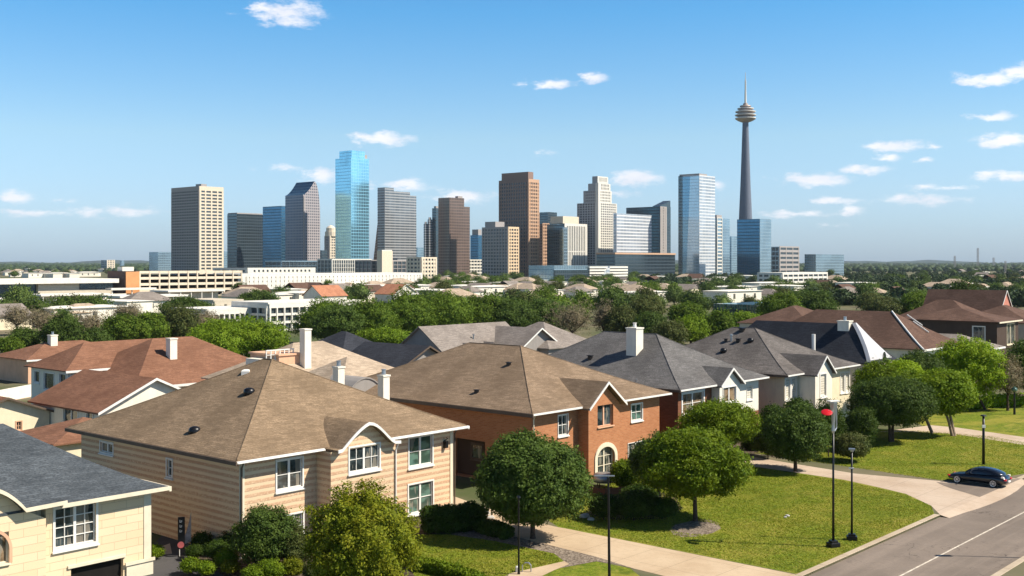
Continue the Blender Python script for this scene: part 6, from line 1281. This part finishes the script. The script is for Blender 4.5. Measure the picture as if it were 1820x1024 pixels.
# porch table with cover, low retaining wall
q = P(1074, 866); e = empty('garden_table', q, GA, 'round garden table under a pale grey cover before the arched doorway', 'table')
b = MB(); b.lathe([(.85, .45), (.95, .62), (.92, .95), (.7, 1.12), (.3, 1.18)], 18); b.build('cover', M['steel'], e, smooth=True); b = MB()
for k in range(4): a = k * math.pi / 2; b.tube([(math.cos(a) * .7, math.sin(a) * .7, 0), (math.cos(a) * .6, math.sin(a) * .6, .5)], .04, 6)
b.build('leg', M['black'], e)
b = MB(); pts = [P(1050, 876), P(1075, 880), P(1105, 878), P(1130, 870)]
for a, c in zip(pts, pts[1:]): b.obox(a, (c - a) * .995, V * .35, EZ * .45)
tag(b.build('retaining_wall', M['wallC'], bevel=.03), 'low red brick retaining wall before the orange house garden', 'wall')
for i, (x, y, r) in enumerate(((1040, 920, .3), (1050, 925, .22), (996, 786, .3), (1400, 918, .14), (1396, 920, .1), (862, 915, .3), (872, 922, .22), (853, 908, .25))):
    b = MB(); bmesh.ops.create_icosphere(b.bm, subdivisions=2, radius=r)
    for v_ in b.bm.verts: v_.co = Vector((v_.co.x * 1.3, v_.co.y, v_.co.z * .65)) * (1 + .15 * math.sin(v_.co.x * 17 + v_.co.y * 11 + i))
    o_ = b.build('stone', M['concrete']); o_.location = P(x, y) + Vector((0, 0, r * .35)); tag(o_, ('pale garden stone by the round shrubs', 'smaller pale garden stone by the round shrubs', 'pale stone behind the round shrubs', 'small pale stone alone on the big lawn', 'tiny pebble beside the stone on the big lawn', 'large pale stone on the edge of the sandy driveway', 'smaller stone on the edge of the sandy driveway', 'third stone nearest the tan house on the driveway edge')[i], 'stone')

# ------------------------------------------------------------------ parked car: x forward (nose), y left
pa, pb_ = P(1702, 859), P(1766, 867); mid = (pa + pb_) / 2; L_ = 4.7
e = empty('parked_car', Vector((mid.x, mid.y, RZ + .13)) + U * .85, math.atan2(V.y, V.x), 'low black sports car parked across the mouth of the curved drive', 'car')
CP = NT('black_car_paint'); CP.p.inputs['Coat Weight'].default_value = .8; CP.p.inputs['Coat Roughness'].default_value = .05; cpm = CP.out((.006, .009, .016), .28, .2, .5)
sec = []                                                # x, half width low, half width top, z bottom, z belt, z crown
prof_ = [(-2.32, .62, .30, .52, .66), (-2.25, .78, .24, .66, .82), (-1.9, .88, .2, .80, .97), (-1.35, .92, .18, .84, 1.0), (-.6, .92, .17, .80, .95), (.2, .92, .17, .78, .9), (.9, .92, .18, .76, .86), (1.5, .9, .2, .7, .8), (2.0, .84, .24, .58, .7), (2.28, .7, .28, .45, .55), (2.36, .5, .34, .42, .48)]
b = MB(); rings = []
for x, w_, zb, zbelt, zt in prof_:
    pts = [(x, -w_ * .9, zb), (x, -w_, (zb + zbelt) / 2), (x, -w_ * .98, zbelt), (x, -w_ * .8, zt), (x, 0, zt + .03), (x, w_ * .8, zt), (x, w_ * .98, zbelt), (x, w_, (zb + zbelt) / 2), (x, w_ * .9, zb)]
    rings.append([b.bm.verts.new(p) for p in pts])
for r0, r1 in zip(rings, rings[1:]):
    for k in range(8): b.bm.faces.new((r0[k], r0[k + 1], r1[k + 1], r1[k]))
    b.bm.faces.new((r0[8], r0[0], r1[0], r1[8]))
b.bm.faces.new(rings[0]); b.bm.faces.new(rings[-1][::-1])
body = b.build('body', cpm, e, smooth=True); m_ = body.modifiers.new('subsurf', 'SUBSURF'); m_.levels = m_.render_levels = 1
gh = [(-2.1, .6, .95, 1.02), (-1.5, .68, .98, 1.33), (-.8, .72, .95, 1.46), (-.1, .72, .92, 1.46), (.35, .70, .9, 1.36), (1.05, .74, .86, .93)]
b = MB(); rings = []
for x, w_, z0, z1 in gh: rings.append([b.bm.verts.new(p) for p in ((x, -w_ * 1.12, z0), (x, -w_, z0 + (z1 - z0) * .75), (x, -w_ * .75, z1), (x, w_ * .75, z1), (x, w_, z0 + (z1 - z0) * .75), (x, w_ * 1.12, z0))])
for r0, r1 in zip(rings, rings[1:]):
    for k in range(5): b.bm.faces.new((r0[k], r0[k + 1], r1[k + 1], r1[k]))
b.bm.faces.new(rings[0]); b.bm.faces.new(rings[-1][::-1]); cab = b.build('cabin', cpm, e, smooth=True); m_ = cab.modifiers.new('subsurf', 'SUBSURF'); m_.levels = m_.render_levels = 1
for s in (-1, 1):
    b = MB()
    for pg in (((-.15, .92), (.72, .92), (.38, 1.27), (-.15, 1.36)), ((-1.35, 1.0), (-.25, .95), (-.25, 1.36), (-.85, 1.34))):
        yb0 = lambda z: s * (.80 - (z - .9) * .34)
        b.face([(x, yb0(z), z) for x, z in pg]); b.face([(x, yb0(z) - s * .02, z) for x, z in pg])
    b.build('side_window', M['glass'], e)
b = MB(); b.face([(.45, -.5, 1.32), (.45, .5, 1.32), (1.02, .6, .93), (1.02, -.6, .93)]); b.build('windscreen', M['glass'], e)
for x in (1.45, -1.4):
    for s in (-1, 1):
        b = MB(); b.lathe([(.2, -.11), (.31, -.1), (.335, -.06), (.335, .06), (.31, .1), (.2, .11)], 24); o_ = b.build('wheel', plain('rubber', (.015, .015, .015), .8) if 'rubber' not in D.materials else D.materials['rubber'], e, smooth=False); o_.location = (x, s * .84, .335); o_.rotation_euler = (R(90), 0, 0)
        b = MB(); b.lathe([(.19, .1), (.245, .1), (.245, .13), (.19, .12)], 20, cap=False); b.lathe([(.06, .1), (.06, .13), (.02, .135)], 10)
        for k in range(7): a = k * 2 * math.pi / 7; b.obox(Vector((math.cos(a) * .05 + math.sin(a) * .02, math.sin(a) * .05 - math.cos(a) * .02, .118)), Vector((math.cos(a) * .15, math.sin(a) * .15, 0)), Vector((-math.sin(a) * .045, math.cos(a) * .045, 0)), EZ * .02)
        rm = b.build('rim', plain('bright_rim', (.75, .75, .75), .3, .5) if 'bright_rim' not in D.materials else D.materials['bright_rim'], o_); rm.scale = (1, 1, -s if s < 0 else -1)
        rm.scale = (1, 1, 1) if s < 0 else (1, 1, -1)
for s in (-1, 1):
    b = MB(); b.box(2.1, 2.3, s * .68 - .12, s * .68 + .12, .52, .62); b.build('headlight', M['red'], e, bevel=.03)
    b = MB(); b.box(-2.34, -2.18, s * .62 - .16, s * .62 + .16, .6, .72); b.build('tail_light', M['red'], e, bevel=.03)
    b = MB(); b.box(-2.2, -1.98, s * .74 - .1, s * .74 + .12, .8, .93); b.build('reversing_light', M['white'], e, bevel=.03)
    b = MB(); b.box(.5, .65, s * .98 - .1, s * .98 + .1, .9, 1.0); b.build('wing_mirror', cpm, e, bevel=.03)
b = MB(); b.box(-2.4, -2.31, -.25, .25, .45, .56); b.build('number_plate', M['white'], e)
b = MB(); b.box(-.3, -.05, -.62, -.2, .6, 1.12); b.build('seat', stucco('seat_leather', (.35, .12, .06)), e, bevel=.05)

# ------------------------------------------------------------------ haze
b = MB(); b.box(-14000, 14000, -300, 14200, -1.2, 420); hz = b.build('haze', D.materials.new('haze_air')); m_ = D.materials['haze_air']; m_.use_nodes = True; t_ = m_.node_tree; t_.nodes.clear()
pv = t_.nodes.new('ShaderNodeVolumePrincipled'); pv.inputs['Density'].default_value = 3.2e-5; pv.inputs['Color'].default_value = (.75, .86, .98, 1); pv.inputs['Anisotropy'].default_value = .0
mo = t_.nodes.new('ShaderNodeOutputMaterial'); t_.links.new(pv.outputs[0], mo.inputs['Volume']); tag(hz, 'pale blue air haze', 'haze', kind='stuff')
